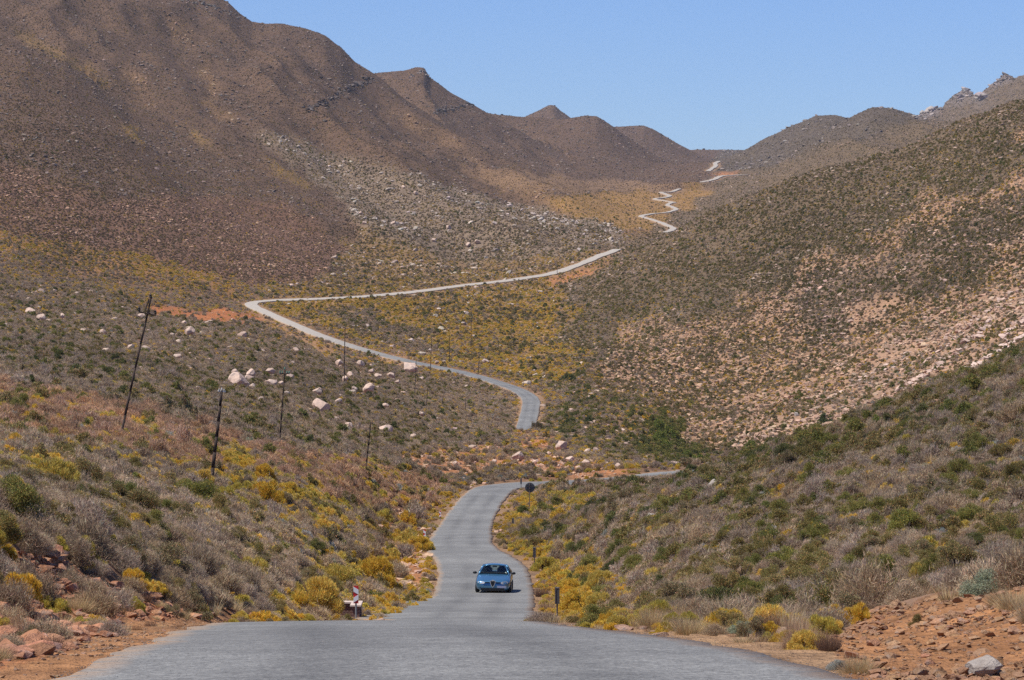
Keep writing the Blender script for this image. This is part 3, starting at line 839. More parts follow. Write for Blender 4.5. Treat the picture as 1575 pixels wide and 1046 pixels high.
patch2 = fbm(pxw / 9.0, py / 16.0, 191, 3)
wts[:, YE] *= 0.5 + 2.6 * smooth(patch, -.3, .35)
wts[:, OL] *= 0.4 + 1.5 * smooth(patch2, -.3, .4)
wts[:, ST] *= 0.4 + 1.4 * smooth(-patch2, -.3, .4)
edge_v = (RD[jj, ii] < 2.2) & (py < 330)
wts[edge_v] *= np.array([.5, 1.6, .5, .3, 2.2, .5, 2.0])
wts /= wts.sum(1)[:, None]
kind = (rng.random(NP)[:, None] > np.cumsum(wts, 1)).sum(1).clip(0, 6)
lo = np.array([SIZE[k][0] for k in range(7)])[kind]
hi = np.array([SIZE[k][1] for k in range(7)])[kind]
size = (lo + (hi - lo) * rng.random(NP) ** 1.6) * bsz[jj, ii]
size *= np.where(RD[jj, ii] < 1.6, .6, 1.0) * (.52 + .48 * smooth(py, 45, 220))
big = (rng.random(NP) < .02) & (py < 420) & np.isin(kind, (G, OL, GR))
size = np.where(big, size * 1.5, size)
mt = np.isin(zi, [ZN[n]['id'] for n in ('mountain', 'red_slope', 'orange_streak', 'far_right_hill', 'far_valley_dark')])
size = np.where(mt, size * .72, size)
size *= 1 - .2 * smooth(py, 800, 2000)
size = np.where(np.isin(zi, [ZN[q]['id'] for q in ('right_green', 'right_pink', 'right_rubble', 'right_band')]), size * .78, size)
tint = np.zeros((NP, 3))
for k in range(7):
    s = kind == k
    tint[s] = TINT[k][rng.integers(0, len(TINT[k]), s.sum())]
tint *= (0.86 + .28 * rng.random(NP))[:, None]
dk = np.where(mt & (kind == G), .62, 1.0) * (1 + .30 * fbm(pxw / (20 + .03 * py), py / (34 + .05 * py), 261, 3))
tint *= dk[:, None]
tint[mt & (kind == G)] *= np.array([1.05, .95, .86])
pk = np.isin(zi, [ZN['left_pink']['id']]) & (kind == G)
tint[pk] *= np.array([1.28, 1.08, .98])
# stones read one by one from the photo
fixed = [(46, 484, 16), (64, 494, 18), (96, 490, 10), (129, 512, 10), (159, 515, 12), (218, 491, 13), (225, 543, 14), (201, 536, 12), (265, 517, 9), (291, 517, 18), (273, 552, 16), (283, 499, 9), (373, 519, 15),
         (385, 581, 20), (384, 588, 15), (368, 596, 29), (361, 577, 14), (415, 595, 22), (432, 593, 10), (416, 577, 16), (447, 584, 12), (289, 567, 8), (402, 619, 12), (487, 608, 17), (495, 636, 28), (520, 622, 14), (537, 660, 18),
         (555, 565, 14), (530, 587, 14), (567, 606, 23), (572, 574, 10), (630, 573, 27), (603, 582, 12), (648, 585, 10), (592, 628, 15), (636, 677, 14), (654, 678, 10), (594, 668, 25), (648, 640, 10), (521, 562, 14), (582, 582, 12),
         (538, 580, 14), (545, 603, 12), (612, 590, 9), (672, 560, 9), (796, 709, 19), (824, 714, 13), (876, 712, 13), (859, 718, 6), (864, 692, 20), (904, 697, 11), (917, 695, 11), (901, 715, 13), (934, 716, 9), (845, 700, 10),
         (760, 712, 10), (700, 716, 9), (775, 722, 8), (890, 722, 9), (950, 720, 9), (555, 330, 8), (640, 300, 9), (690, 352, 9), (735, 375, 10), (620, 290, 7), (560, 345, 8), (475, 255, 6), (605, 345, 9), (668, 372, 8), (720, 380, 9)]
fixed_g = [(1045, 733, 16), (1100, 757, 32), (1001, 803, 26), (1515, 1040, 62), (1225, 640, 9)]
fixed_r = [(895, 752, 22), (1505, 927, 30), (1488, 941, 18), (1378, 935, 30), (1385, 946, 24), (1402, 984, 21), (1355, 986, 15), (1436, 1002, 22), (1516, 978, 28), (1350, 958, 14), (1545, 972, 20), (1460, 1006, 18), (1325, 1000, 14), (1570, 976, 18),
           (1490, 996, 20), (1335, 975, 12), (1455, 960, 12), (95, 917, 22), (170, 918, 18), (118, 925, 14), (55, 957, 26), (130, 958, 30), (200, 930, 16), (230, 915, 14), (245, 928, 12), (110, 870, 10), (112, 852, 9), (30, 950, 14), (66, 970, 12), (150, 945, 14)]
HERO = [(YE, 487, 938, 74), (YE, 520, 910, 62), (YE, 462, 940, 40), (YE, 578, 902, 60), (YE, 596, 885, 44), (YE, 628, 838, 34), (YE, 645, 848, 44), (YE, 500, 860, 26), (YE, 392, 888, 50), (YE, 405, 925, 30), (G, 438, 882, 32), (G, 338, 905, 70), (G, 300, 880, 70),
        (OL, 217, 798, 84), (OL, 180, 780, 60), (OL, 287, 818, 44), (YE, 202, 832, 36), (G, 186, 880, 62), (G, 272, 930, 52), (G, 136, 918, 56), (G, 47, 795, 76), (YE, 85, 748, 70), (YE, 45, 725, 44), (YE, 159, 670, 22), (YE, 307, 748, 40), (YE, 404, 738, 36), (YE, 411, 776, 52), (YE, 349, 776, 40), (YE, 440, 765, 44),
        (YE, 372, 760, 36), (YE, 20, 690, 36), (YE, 590, 800, 28), (YE, 622, 806, 34), (G, 640, 800, 40), (G, 540, 860, 50), (G, 610, 890, 46),
        (GR, 1245, 746, 44), (GR, 1305, 780, 44), (GR, 1319, 714, 32), (GR, 1346, 795, 28), (GR, 1391, 824, 62), (YE, 1426, 845, 34), (GR, 1226, 842, 38), (GR, 1210, 878, 54), (GR, 1197, 810, 50), (GR, 1412, 779, 26), (GR, 1457, 758, 48), (GR, 1496, 777, 44), (OL, 1519, 834, 34), (YE, 1342, 743, 32),
        (OL, 1315, 878, 60), (OL, 1474, 873, 46), (GR, 1119, 827, 30), (PA, 1197, 962, 34), (PA, 1135, 952, 30), (PA, 1364, 792, 32), (GR, 1348, 661, 28), (OL, 1540, 710, 50), (OL, 1267, 864, 30), (OL, 1410, 962, 34), (PA, 1350, 880, 46), (PA, 1270, 800, 30), (G, 1440, 800, 56), (G, 1500, 800, 60), (G, 1280, 690, 40),
        (GR, 874, 586, 25), (GR, 878, 653, 23), (GR, 904, 650, 19), (OL, 826, 663, 24), (GR, 963, 657, 17), (GR, 1015, 683, 30), (GR, 1013, 662, 24), (GR, 1030, 674, 26), (GR, 1022, 690, 24), (GR, 1058, 706, 24), (OL, 1095, 696, 19), (GR, 1064, 730, 28), (GR, 1074, 712, 24), (GR, 1047, 572, 12), (GR, 1269, 652, 27), (GR, 1010, 540, 10), (GR, 1155, 690, 22),
        (GR, 843, 834, 34), (GR, 876, 900, 20), (GR, 895, 896, 18), (GR, 940, 892, 42), (YE, 905, 892, 42), (YE, 926, 908, 50), (YE, 893, 942, 58), (YE, 926, 944, 50), (YE, 875, 914, 40), (YE, 837, 878, 36), (YE, 853, 887, 28), (BR, 833, 918, 26), (ST, 843, 940, 28), (YE, 860, 800, 30), (YE, 880, 780, 26), (YE, 820, 795, 24),
        (G, 395, 905, 56), (ST, 325, 945, 34), (ST, 360, 940, 30), (ST, 40, 985, 60), (G, 15, 1000, 56), (BR, 80, 1000, 40), (ST, 95, 960, 40), (ST, 1060, 975, 50), (ST, 1000, 965, 44), (BR, 1180, 975, 46), (ST, 1230, 990, 50), (BR, 1275, 1000, 44), (ST, 1562, 935, 60), (ST, 1540, 930, 44), (ST, 1320, 1035, 50), (PA, 1290, 1030, 44)]
hk, hu, hv, hp = [np.array(q) for q in zip(*HERO)]
hw = np.array([where(a, b) for a, b in zip(hu, hv)])
ht = np.array([TINT[k][rng.integers(0, len(TINT[k]))] for k in hk])
ht[(hk == GR) & (hv > 655) & (hv < 735) & (hu > 1000)] = (.17, .20, .045)
ht[(hk == GR) & np.isin(hu, (1210, 1226, 1391))] = (.24, .24, .06)
ht[(hk == GR) & np.isin(hu, (874, 878, 904, 940, 843, 1064, 1269))] = (.085, .10, .035)
ht[hk == OL] *= .8
hp = hp * np.where(hk == YE, 1.2, 1.0)
kind, size, tint = np.r_[kind, hk], np.r_[size, hp * hw[:, 1] / F], np.vstack([tint, ht])
pxw, py, pz = np.r_[pxw, hw[:, 0]], np.r_[py, hw[:, 1]], np.r_[pz, hw[:, 2]]
pu = np.r_[pu, hu]
jj = np.r_[jj, np.clip(np.searchsorted(YR, hw[:, 1]) - 1, 0, NY - 2)]
ii = np.r_[ii, np.clip(np.searchsorted(UC, hu) - 1, 0, NU - 2)]
# smaller growth makes way for the big ones
keep = np.ones(NP, bool)
for a in range(len(hk)):
    d = np.hypot(pxw[:NP] - hw[a, 0], (py[:NP] - hw[a, 1]) * .6 + .2 * size[NP + a])
    keep &= d > .42 * size[NP + a]
for u, v, w in fixed + fixed_g:
    x0, y0, _ = where(u, v)
    w = w * y0 / F
    keep &= ~((np.abs(pxw[:NP] - x0) < .5 * w + .35) & (py[:NP] > y0 - 2.2 - .006 * y0) & (py[:NP] < y0 + .4 * w))
for u, y0, w in ((547, 102, .5), (535, 104, .75), (653, 203, .5), (640, 206, .8), (677, 272, .5), (857, 106, .45), (822, 172, .4), (789, 255, .5), (801.5, 318, .5), (815, 284, .6)):
    keep &= ~((np.abs(pxw[:NP] - (u - CU) / F * y0) < w) & (py[:NP] > y0 - 3 - .02 * y0) & (py[:NP] < y0 + .3))
keep = np.r_[keep, np.ones(len(hk), bool)]
kind, size, tint, pxw, py, pz, pu, jj, ii = [q[keep] for q in (kind, size, tint, pxw, py, pz, pu, jj, ii)]
NP = len(kind)
print("plants", NP, "visible cells", int(ok.sum()))

# ------------------------------------------------------------------ labels: where a plant or stone lies from a landmark
LAND = [("the blue car", 757, 890), ("the nearest marker", 548, 895), ("the second marker", 653, 835), ("the round sign", 815, 752), ("the leaning pole", 186, 672),
        ("the stump pole", 325, 740), ("the insulator pole", 430, 682), ("the hairpin bend", 390, 468), ("the bare lone pole", 564, 720), ("the nearest plate", 857, 908),
        ("the upper bend", 812, 620), ("the big grey boulder", 1515, 1030), ("the farthest pole pair", 790, 530), ("the red strip", 330, 485)]
USED = {}
def place_label(what, u, v, tie="the one"):
    d = [abs(u - a) + abs(v - b) for _, a, b in LAND]
    n, a, b = LAND[int(np.argmin(d))]
    du, dv = int(round((u - a) / 27.0)), int(round((v - b) / 27.0))
    hx = f"{abs(du)} plate lengths {'right' if du > 0 else 'left'}" if du else ""
    vy = f"{abs(dv)} {'below' if dv > 0 else 'above'}" if dv else ""
    if du and dv:
        t = f"{what} {hx} and {vy} {n}"
    elif du:
        t = f"{what} {hx} of {n}"
    elif dv:
        t = f"{what} {abs(dv)} plate lengths {'below' if dv > 0 else 'above'} {n}"
    else:
        t = f"{what} right beside {n}"
    USED[t] = USED.get(t, 0) + 1
    return t

def tint_word(k, t):
    l = float(np.mean(t))
    if k == G:
        return ["dark grey-brown", "grey-brown", "pale greyish"][(l > .235) + (l > .285)]
    if k == YE:
        return ["mustard yellow", "golden yellow", "bright yellow"][(l > .31) + (l > .355)]
    if k == OL:
        return ["dark olive", "olive", "light olive"][(l > .145) + (l > .18)]
    if k == GR:
        return ["dark green", "mid green", "fresh green"][(l > .105) + (l > .14)]
    if k == ST:
        return ["tan", "straw coloured", "bleached"][(l > .3) + (l > .36)]
    if k == PA:
        return ["grey-green", "silvery", "whitish"][(l > .29) + (l > .35)]
    return ["dark brown", "reddish brown", "tan brown"][(l > .14) + (l > .18)]

PLANT = {G: ("dry_shrub", "twiggy shrub", "shrub", "dry twiggy shrubs", "dry_scrub", "dry twiggy scrub covering the hillsides"),
         YE: ("yellow_shrub", "cushion shrub", "shrub", "yellow cushion shrubs", "yellow_scrub", "yellow flowering scrub spread over the valley"),
         OL: ("olive_bush", "bush", "bush", "olive green bushes", "olive_scrub", "olive green scrub over the slopes"),
         GR: ("green_bush", "leafy bush", "bush", "leafy green bushes", "green_scrub", "leafy green scrub over the slopes"),
         ST: ("grass_tuft", "grass tuft", "grass", "dry grass tufts", "dry_grass", "straw coloured dry grass between the shrubs"),
         PA: ("pale_shrub", "low shrub", "shrub", "pale low shrubs", "pale_scrub", "pale grey-green low scrub"),
         BR: ("brown_herb", "seeding herb", "herb", "brown seeding herbs", "brown_herbage", "brown seed-headed herbs along the verges")}

def scatter(name, sources, pts, rot, scl, idx, tint, label):
    """many small copies as one object: geometry nodes on a cloud of points"""
    me = bpy.data.meshes.new(name)
    me.vertices.add(len(pts))
    me.vertices.foreach_set("co", pts.astype(np.float32).ravel())
    for n, typ, val, key in (("rot", 'FLOAT_VECTOR', rot, "vector"), ("scl", 'FLOAT_VECTOR', scl, "vector"), ("tint", 'FLOAT_COLOR', np.column_stack([tint, np.ones(len(tint))]), "color")):
        a = me.attributes.new(n, typ, 'POINT')
        a.data.foreach_set(key, np.asarray(val, np.float32).ravel())
    a = me.attributes.new("pick", 'INT', 'POINT')
    a.data.foreach_set("value", idx.astype(np.int32))
    o = tag(link_mesh(name, me), kind="stuff", label=label)
    g = bpy.data.node_groups.new("scatter_" + name, 'GeometryNodeTree')
    g.interface.new_socket("Geometry", in_out='INPUT', socket_type='NodeSocketGeometry')
    g.interface.new_socket("Geometry", in_out='OUTPUT', socket_type='NodeSocketGeometry')
    N = g.nodes.new
    gi, go = N("NodeGroupInput"), N("NodeGroupOutput")
    iop, join = N("GeometryNodeInstanceOnPoints"), N("GeometryNodeJoinGeometry")
    for so in sources:
        oi = N("GeometryNodeObjectInfo")
        oi.inputs["Object"].default_value = so
        gt = N("GeometryNodeGeometryToInstance")
        g.links.new(oi.outputs["Geometry"], gt.inputs[0])
        g.links.new(gt.outputs[0], join.inputs[0])
    def named(nm, typ, sock):
        a = N("GeometryNodeInputNamedAttribute")
        a.data_type = typ
        a.inputs["Name"].default_value = nm
        g.links.new(a.outputs["Attribute"], sock)
    g.links.new(gi.outputs[0], iop.inputs["Points"])
    g.links.new(join.outputs[0], iop.inputs["Instance"])
    iop.inputs["Pick Instance"].default_value = True
    named("pick", 'INT', iop.inputs["Instance Index"])
    named("rot", 'FLOAT_VECTOR', iop.inputs["Rotation"])
    named("scl", 'FLOAT_VECTOR', iop.inputs["Scale"])
    g.links.new(iop.outputs[0], go.inputs[0])
    o.modifiers.new("scatter", 'NODES').node_group = g
    return o

NVAR = 4
spin = rng.random(NP) * 6.283
squash = .85 + .35 * rng.random(NP)
pv = HV - pz / py * F
ppx = size / py * F                                               # how large each shows in the photo
shown = (pu > 4) & (pu < 1571) & (pv > 4) & (pv < 1044)
hid = np.zeros(NP, bool)                                          # behind a rise: not shown
hid = pv > prevmin[jj, ii] + 0.5 * ppx
for k in range(7):
    nm, what, cat, grp, mass, masslab = PLANT[k]
    mine = np.nonzero(kind == k)[0]
    if not len(mine):
        continue
    cand = mine[shown[mine] & ~hid[mine]]
    top = cand[np.argsort(-ppx[cand])][:300]
    lods = [[plant_mesh(k, 10 * q + i, q) for i in range(NVAR)] for q in range(3)]
    stems = [stem_mesh(40 + i) for i in range(2)] if k in (G, OL, GR, PA, YE) else None
    srcs = [[], [], []]
    for nth, t in enumerate(top):
        lv = 0 if ppx[t] > 42 else 1 if ppx[t] > 14 else 2
        vi = int(rng.integers(0, NVAR))
        left = len(top) - nth                  # one of each shape also serves the scattered rest
        if left <= 12:
            for q in range(3):
                if len(srcs[q]) < NVAR:
                    lv = q
                    break
        if len(srcs[lv]) < NVAR:
            vi = len(srcs[lv])
        o = bpy.data.objects.new(nm, lods[lv][vi])
        COL.objects.link(o)
        o.location = (pxw[t], py[t], pz[t] - .04)
        o.rotation_euler = (0, 0, spin[t])
        o.scale = (size[t], size[t], size[t] * squash[t])
        o["tint"] = [float(x) for x in tint[t]]
        sw = "large" if ppx[t] > 40 else "mid-sized" if ppx[t] > 20 else "small"
        tag(o, place_label(f"{sw} {tint_word(k, tint[t])} {what}", pu[t], pv[t] - .35 * ppx[t]), cat, grp)
        if stems is not None and ppx[t] > 30:
            c = bpy.data.objects.new("stem", stems[vi % 2])
            COL.objects.link(c)
            c.parent = o
        if len(srcs[lv]) < NVAR:
            srcs[lv].append(o)
    rest = np.setdiff1d(mine, top)
    if not len(rest):
        continue
    # distant ones use the coarser shapes; joined geometry lists the last linked source first
    src = srcs[2] + srcs[1] + srcs[0]
    lv = np.where(py[rest] < 85, 0, np.where(py[rest] < 270, 1, 2))
    idx = lv * NVAR + rng.integers(0, NVAR, len(rest))
    rot = np.column_stack([rng.normal(size=(len(rest), 2)) * .08, spin[rest]])
    scl = np.column_stack([size[rest], size[rest], size[rest] * squash[rest]])
    scatter(mass, src, np.column_stack([pxw[rest], py[rest], pz[rest] - .04]), rot, scl, idx, tint[rest], masslab)

# ------------------------------------------------------------------ stones
ROUND = {'spur_dark', 'boulder_fan', 'valley_mix', 'valley_yellow', 'valley_dark', 'left_near', 'left_grey', 'left_pink', 'right_near', 'right_near_top'}
smin = np.array([{'spur_dark': .35, 'boulder_fan': .6, 'right_pink': .34, 'right_rubble': .40, 'right_green': .4, 'right_band': .4, 'mountain': .5, 'far_rock': 2.0, 'far_right_hill': .8, 'soil_bank': .03, 'bank_left': .07, 'shoulder_left': .03,
                  'cut_bank': .16, 'valley_mix': .6, 'valley_yellow': .5, 'valley_dark': .5, 'valley_shrub': .4, 'red_slope': .4, 'orange_streak': .6}.get(n, .15) for n in NAMES])
scov = np.array([ZN[n]['stones'] for n in NAMES])[ZC]
smz = smin[ZC] * bsz
clus = np.where(Yc < 300, .3 + 1.6 * smooth(fbm(X / 2.2, Y / 3.0, 231, 3), -.1, .5)[:-1, :-1], .25 + 1.8 * smooth(fbm(X / 18.0, Y / 30.0, 233, 3), -.2, .5)[:-1, :-1])
ns = np.where(ok, area * scov * clus / (.75 * (1.75 * smz) ** 2), 0) * (RDc > .1 + .0006 * Yc)
ns = np.minimum(ns, px * .25 + .01)
cnt = rng.poisson(ns)
sj, si = np.nonzero(cnt)
rep = cnt[sj, si]
sj, si = np.repeat(sj, rep), np.repeat(si, rep)
n = len(sj)
sy = YR[sj] + rng.random(n) * (YR[sj + 1] - YR[sj])
su = UC[si] + rng.random(n) * (UC[si + 1] - UC[si])
sz_ = ZI[sj, si]
tail = np.where((sy < 140) & ~np.isin(sz_, [ZN[q]['id'] for q in ('soil_bank', 'bank_left')]), 2.0, 5.5)
ssz = np.minimum(smin[sz_] * bsz[sj, si] * (1 + rng.pareto(2.1, n)), smin[sz_] * bsz[sj, si] * tail)
rnd = np.isin(sz_, [ZN[q]['id'] for q in ROUND])
stint = np.array([ZN[q]['stone'] for q in NAMES])[sz_] * (.72 + .5 * rng.random(n))[:, None] * (1 + .03 * rng.normal(size=(n, 3)))
sel = np.zeros(n, bool)
fixed_r = [(u, v, s * .68) for u, v, s in fixed_r]
fx = [(u, v, s * 1.08, 1, tuple(np.array([.54, .395, .305]) * (.82 + .3 * rng.random()))) for u, v, s in fixed] + [(u, v, s, 1, (.36, .31, .265)) for u, v, s in fixed_g] + [(u, v, s, 0, (.43, .26, .15)) for u, v, s in fixed_r]
for u, v, s_ in fixed[:64]:                    # smaller stones gathered round each boulder
    for _ in range(int(rng.integers(2, 6))):
        fx.append((u + rng.normal() * s_ * .9, v + rng.normal() * s_ * .28, s_ * (.22 + .4 * rng.random()), 1, tuple(np.array([.45, .31, .23]) * (.75 + .45 * rng.random()))))
# ledges of tilted strata on the right slope and dark ledges on the left mountain
def ledge(line, step, s, t, k=1):
    a = np.asarray(line, float)
    d = np.r_[0, np.cumsum(np.hypot(*np.diff(a, axis=0).T))]
    for q in np.arange(0, d[-1], step):
        for _ in range(k):
            fx.append((np.interp(q, d, a[:, 0]) + rng.normal() * 3, np.interp(q, d, a[:, 1]) + rng.normal() * 2.2, s * (.6 + .9 * rng.random()), 0, tuple(np.array(t) * (.85 + .3 * rng.random()))))
ledge([(1385, 605), (1425, 575), (1470, 545), (1530, 490)], 7, 15, (.52, .37, .29), 2)
ledge([(1490, 572), (1530, 548), (1580, 515)], 6, 14, (.58, .43, .35), 2)
ledge([(1420, 560), (1480, 510), (1575, 440)], 9, 11, (.50, .35, .27), 2)
ledge([(1280, 610), (1340, 580), (1400, 545)], 8, 9, (.52, .38, .30), 2)
ledge([(1540, 520), (1580, 490)], 7, 14, (.55, .40, .32), 2)
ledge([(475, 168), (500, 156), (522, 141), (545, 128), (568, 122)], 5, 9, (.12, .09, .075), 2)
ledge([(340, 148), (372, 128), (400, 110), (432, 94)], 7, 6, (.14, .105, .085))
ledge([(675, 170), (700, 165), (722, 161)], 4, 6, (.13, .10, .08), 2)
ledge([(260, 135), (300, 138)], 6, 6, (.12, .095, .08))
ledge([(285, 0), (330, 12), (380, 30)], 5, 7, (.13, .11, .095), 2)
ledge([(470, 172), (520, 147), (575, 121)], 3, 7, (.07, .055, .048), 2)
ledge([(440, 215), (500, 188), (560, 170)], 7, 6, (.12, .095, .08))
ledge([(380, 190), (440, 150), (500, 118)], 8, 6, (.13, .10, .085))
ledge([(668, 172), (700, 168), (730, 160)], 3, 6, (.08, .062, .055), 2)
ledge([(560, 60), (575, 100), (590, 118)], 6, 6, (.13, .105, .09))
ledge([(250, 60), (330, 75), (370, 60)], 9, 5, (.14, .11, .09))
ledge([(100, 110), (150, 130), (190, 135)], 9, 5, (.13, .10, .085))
ledge([(632, 118), (650, 110), (662, 122)], 4, 6, (.20, .17, .15), 2)
hx = [where(a[0], a[1]) for a in fx]
sx = (su - CU) / F * sy
fxs = np.array([a[2] for a in fx]) * np.array([h[1] for h in hx]) / F
sx, sy = np.r_[sx, [h[0] for h in hx]], np.r_[sy, [h[1] for h in hx]]
ssz, rnd = np.r_[ssz, fxs], np.r_[rnd, [bool(a[3]) for a in fx]]
stint = np.clip(np.vstack([stint, [a[4] for a in fx]]), .02, .8)
pri = np.r_[np.zeros(n), np.array([3.0 if i < len(fixed) + len(fixed_g) + len(fixed_r) else 0 for i in range(len(fx))])]
szv = ground(sx, sy)
suv, svv = sx / sy * F + CU, HV - szv / sy * F
spx = ssz / sy * F
n = len(sx)
srot = np.column_stack([rng.normal(size=(n, 2)) * .25, rng.random(n) * 6.283])
sscl = np.column_stack([ssz, ssz * (.7 + .5 * rng.random(n)), ssz * np.where(pri > 0, .85, .6) + ssz * .35 * rng.random(n)])
sshow = (suv > 3) & (suv < 1572) & (svv > 3) & (svv < 1045)
for k, (nm, what, grp, mass, masslab) in enumerate((("rock", "angular rock", "angular rocks on the banks and slopes", "rubble", "angular stone rubble on the banks and slopes"),
                                                    ("boulder", "boulder", "pale boulders among the scrub", "scattered_stones", "rounded pale stones among the scrub"))):
    mine = np.nonzero(rnd == bool(k))[0]
    cand = mine[sshow[mine]]
    top = cand[np.argsort(-(spx[cand] + pri[cand] * 40))][:300]
    ms = [stone_mesh(10 * k + i, k) for i in range(6)]
    src = []
    for q, t in enumerate(top):
        vi = q if q < 6 else int(rng.integers(0, 6))
        o = bpy.data.objects.new(nm, ms[vi])
        COL.objects.link(o)
        o.location = (sx[t], sy[t], szv[t] + sscl[t, 2] * (.3 if pri[t] else .16))
        o.rotation_euler = srot[t] * np.array([.6, .6, 1])
        o.scale = sscl[t]
        o["tint"] = [float(x) for x in stint[t]]
        c = stint[t]
        cw = "grey" if c[0] - c[2] < .07 else "orange" if c[2] / c[0] < .5 else "pinkish" if c[0] > .5 else "brown"
        sw = "large" if spx[t] > 20 else "mid-sized" if spx[t] > 11 else "small"
        tag(o, place_label(f"{sw} {cw} {what}", suv[t], svv[t] - .3 * spx[t]), nm, grp)
        if q < 6:
            src.append(o)
    rest = np.setdiff1d(mine, top)
    scatter(mass, src, np.column_stack([sx[rest], sy[rest], szv[rest] + sscl[rest, 2] * .12]), srot[rest], sscl[rest], rng.integers(0, 6, len(rest)), stint[rest], masslab)
ng = 45000
gy = 14 + 46 * rng.random(ng) ** 1.3
lo_, hi_ = np.interp(gy, [q[0] for q in NEAR], [q[1] for q in NEAR]), np.interp(gy, [q[0] for q in NEAR], [q[2] for q in NEAR])
gx = lo_ - .1 + (hi_ - lo_ + .2) * rng.random(ng)
sg0 = SEGS[0]
gtx = np.interp(gy, sg0[:, 1], np.gradient(sg0[:, 0]) / np.hypot(np.gradient(sg0[:, 0]), np.gradient(sg0[:, 1])))
gz = np.interp(gy + gtx * (gx - (lo_ + hi_) / 2), sg0[:, 1], sg0[:, 2]) - .025 * ((gx - (lo_ + hi_) / 2) / 2.3) ** 2
gs = .005 + .006 * rng.random(ng) ** 2
gz = gz - gs * .2
gt = np.array([[.36, .36, .355], [.28, .28, .28], [.22, .22, .222], [.17, .17, .172], [.42, .40, .37]])[rng.integers(0, 5, ng)] * (.8 + .4 * rng.random(ng))[:, None]
scatter("gravel", src, np.column_stack([gx, gy, gz]), np.column_stack([rng.normal(size=(ng, 2)) * .5, rng.random(ng) * 6.28]), np.column_stack([gs, gs, gs]), rng.integers(0, 6, ng), gt, "loose grey chippings on the near stretch of road")
print("stones", n, "labels shared", sum(1 for x in USED.values() if x > 1))

# ------------------------------------------------------------------ telephone poles and posts
m_wood = material("weathered_wood", (.05, .036, .028), 0.9, spec=0.1)
nt = NT(m_wood)
mp = nt.n("Mapping", i_Scale=(8, 8, .8))
nt.l(nt.n("TexCoord").outputs["Object"], mp.inputs[0])
wn_ = nt.noise(mp.outputs[0], 2.5, 5, .7)
nt.l(nt.ramp(wn_, [(.3, (.028, .02, .016)), (.6, (.07, .05, .04)), (.8, (.13, .10, .08))]), nt.b.inputs["Base Color"])
nt.bump(wn_, .5, .02)
m_black = material("black_iron", (.016, .016, .017), .5)
m_insul = material("green_glass_insulator", (.12, .26, .18), .15, spec=.6)
m_pale = material("white_porcelain", (.55, .54, .5), .35)

def pole(u0, v0, u1, v1, label, rad, group, fit=None):
    x, y, z = where(u0, v0)
    k = y / F
    top = Vector(((u1 - u0) * k, 0, (v0 - v1) * k))
    r = empty("telephone_pole" if fit else "wooden_post", (x, y, z))
    tag(r, label, "pole", group)
    bm = bmesh.new()
    pts = [top * t + Vector((math.sin(t * 5 + u0) * .02, 0, 0)) * top.length * .12 for t in np.linspace(0, 1, 7)]
    pts[0] = pts[0] - top.normalized() * .5
    for i in range(6):
        t = i / 6
        add_rod(bm, pts[i], pts[i + 1], rad * (1.1 - .4 * t), rad * (1.1 - .4 * (t + 1 / 6)), 8)
    bm_obj("shaft", bm, m_wood, r, True)
    return r, top, k

def bell(parent, p, h, mat):
    bm = bmesh.new()
    p = Vector(p)
    add_rod(bm, p, p + Vector((0, 0, h * .35)), h * .12, h * .12, 6)
    add_rod(bm, p + Vector((0, 0, h * .3)), p + Vector((0, 0, h * .62)), h * .32, h * .24, 10)
    add_rod(bm, p + Vector((0, 0, h * .62)), p + Vector((0, 0, h)), h * .27, h * .16, 10)
    bm_obj("insulator", bm, mat, parent, True)

r, top, k = pole(185, 675, 232, 457, "tall leaning dark pole with triangular bracket and black insulators on left slope", .075, "old telephone poles", 1)
bm = bmesh.new()
for a in ((223 - 185, 479), (230 - 185, 482)):
    add_rod(bm, (44.5 * k, -.16, (675 - 460) * k), (a[0] * k, -.16, (675 - a[1]) * k), .035, .035, 6)
bm_obj("bracket", bm, m_wood, r)
bm = bmesh.new()
add_rod(bm, (29 * k, -.14, (675 - 479.5) * k), (55 * k, -.14, (675 - 485) * k), .045, .045, 6)
bm_obj("crossarm", bm, m_wood, r)
for a in ((29.5, 480), (54.5, 484.5), (47.2, 460)):
    bell(r, (a[0] * k, -.14, (675 - a[1]) * k), 7.5 * k, m_black)

r, top, k = pole(325, 743, 341, 601, "thick short pole stump with white insulators on its cut top", .10, "old telephone poles", 1)
for dx, h in ((-4, 3.6), (0, 5), (4, 3.4)):
    bell(r, (top.x + dx * k, -.05, top.z - .02), h * k, m_pale)
bm = bmesh.new()
add_rod(bm, (top.x - 6 * k, 0, top.z - .02), (top.x + 6 * k, 0, top.z - .06), .05, .05, 6)
bm_obj("crossarm", bm, m_pale, r)
for f_ in (.71, .52, .39):
    bm = bmesh.new()
    q = top * f_
    add_rod(bm, (q.x, 0, q.z), (q.x - .24, -.05, q.z + .03), .03, .022, 6)
    bm_obj("climbing_peg", bm, m_wood, r)

r, top, k = pole(430, 685, 438, 569, "slim dark pole with green glass insulators on a short crossarm", .075, "old telephone poles", 1)
bm = bmesh.new()
add_rod(bm, (top.x - 7.5 * k, -.1, top.z - 5.5 * k), (top.x + 7.5 * k, -.1, top.z - 6 * k), .045, .045, 6)
bm_obj("crossarm", bm, m_wood, r)
for dx, dz in ((-7, -5.5), (7, -6), (0, 0), (-3.5, -5.5), (3.5, -5.7)):
    bell(r, (top.x + dx * k, -.1, top.z + dz * k), 4.2 * k, m_insul)

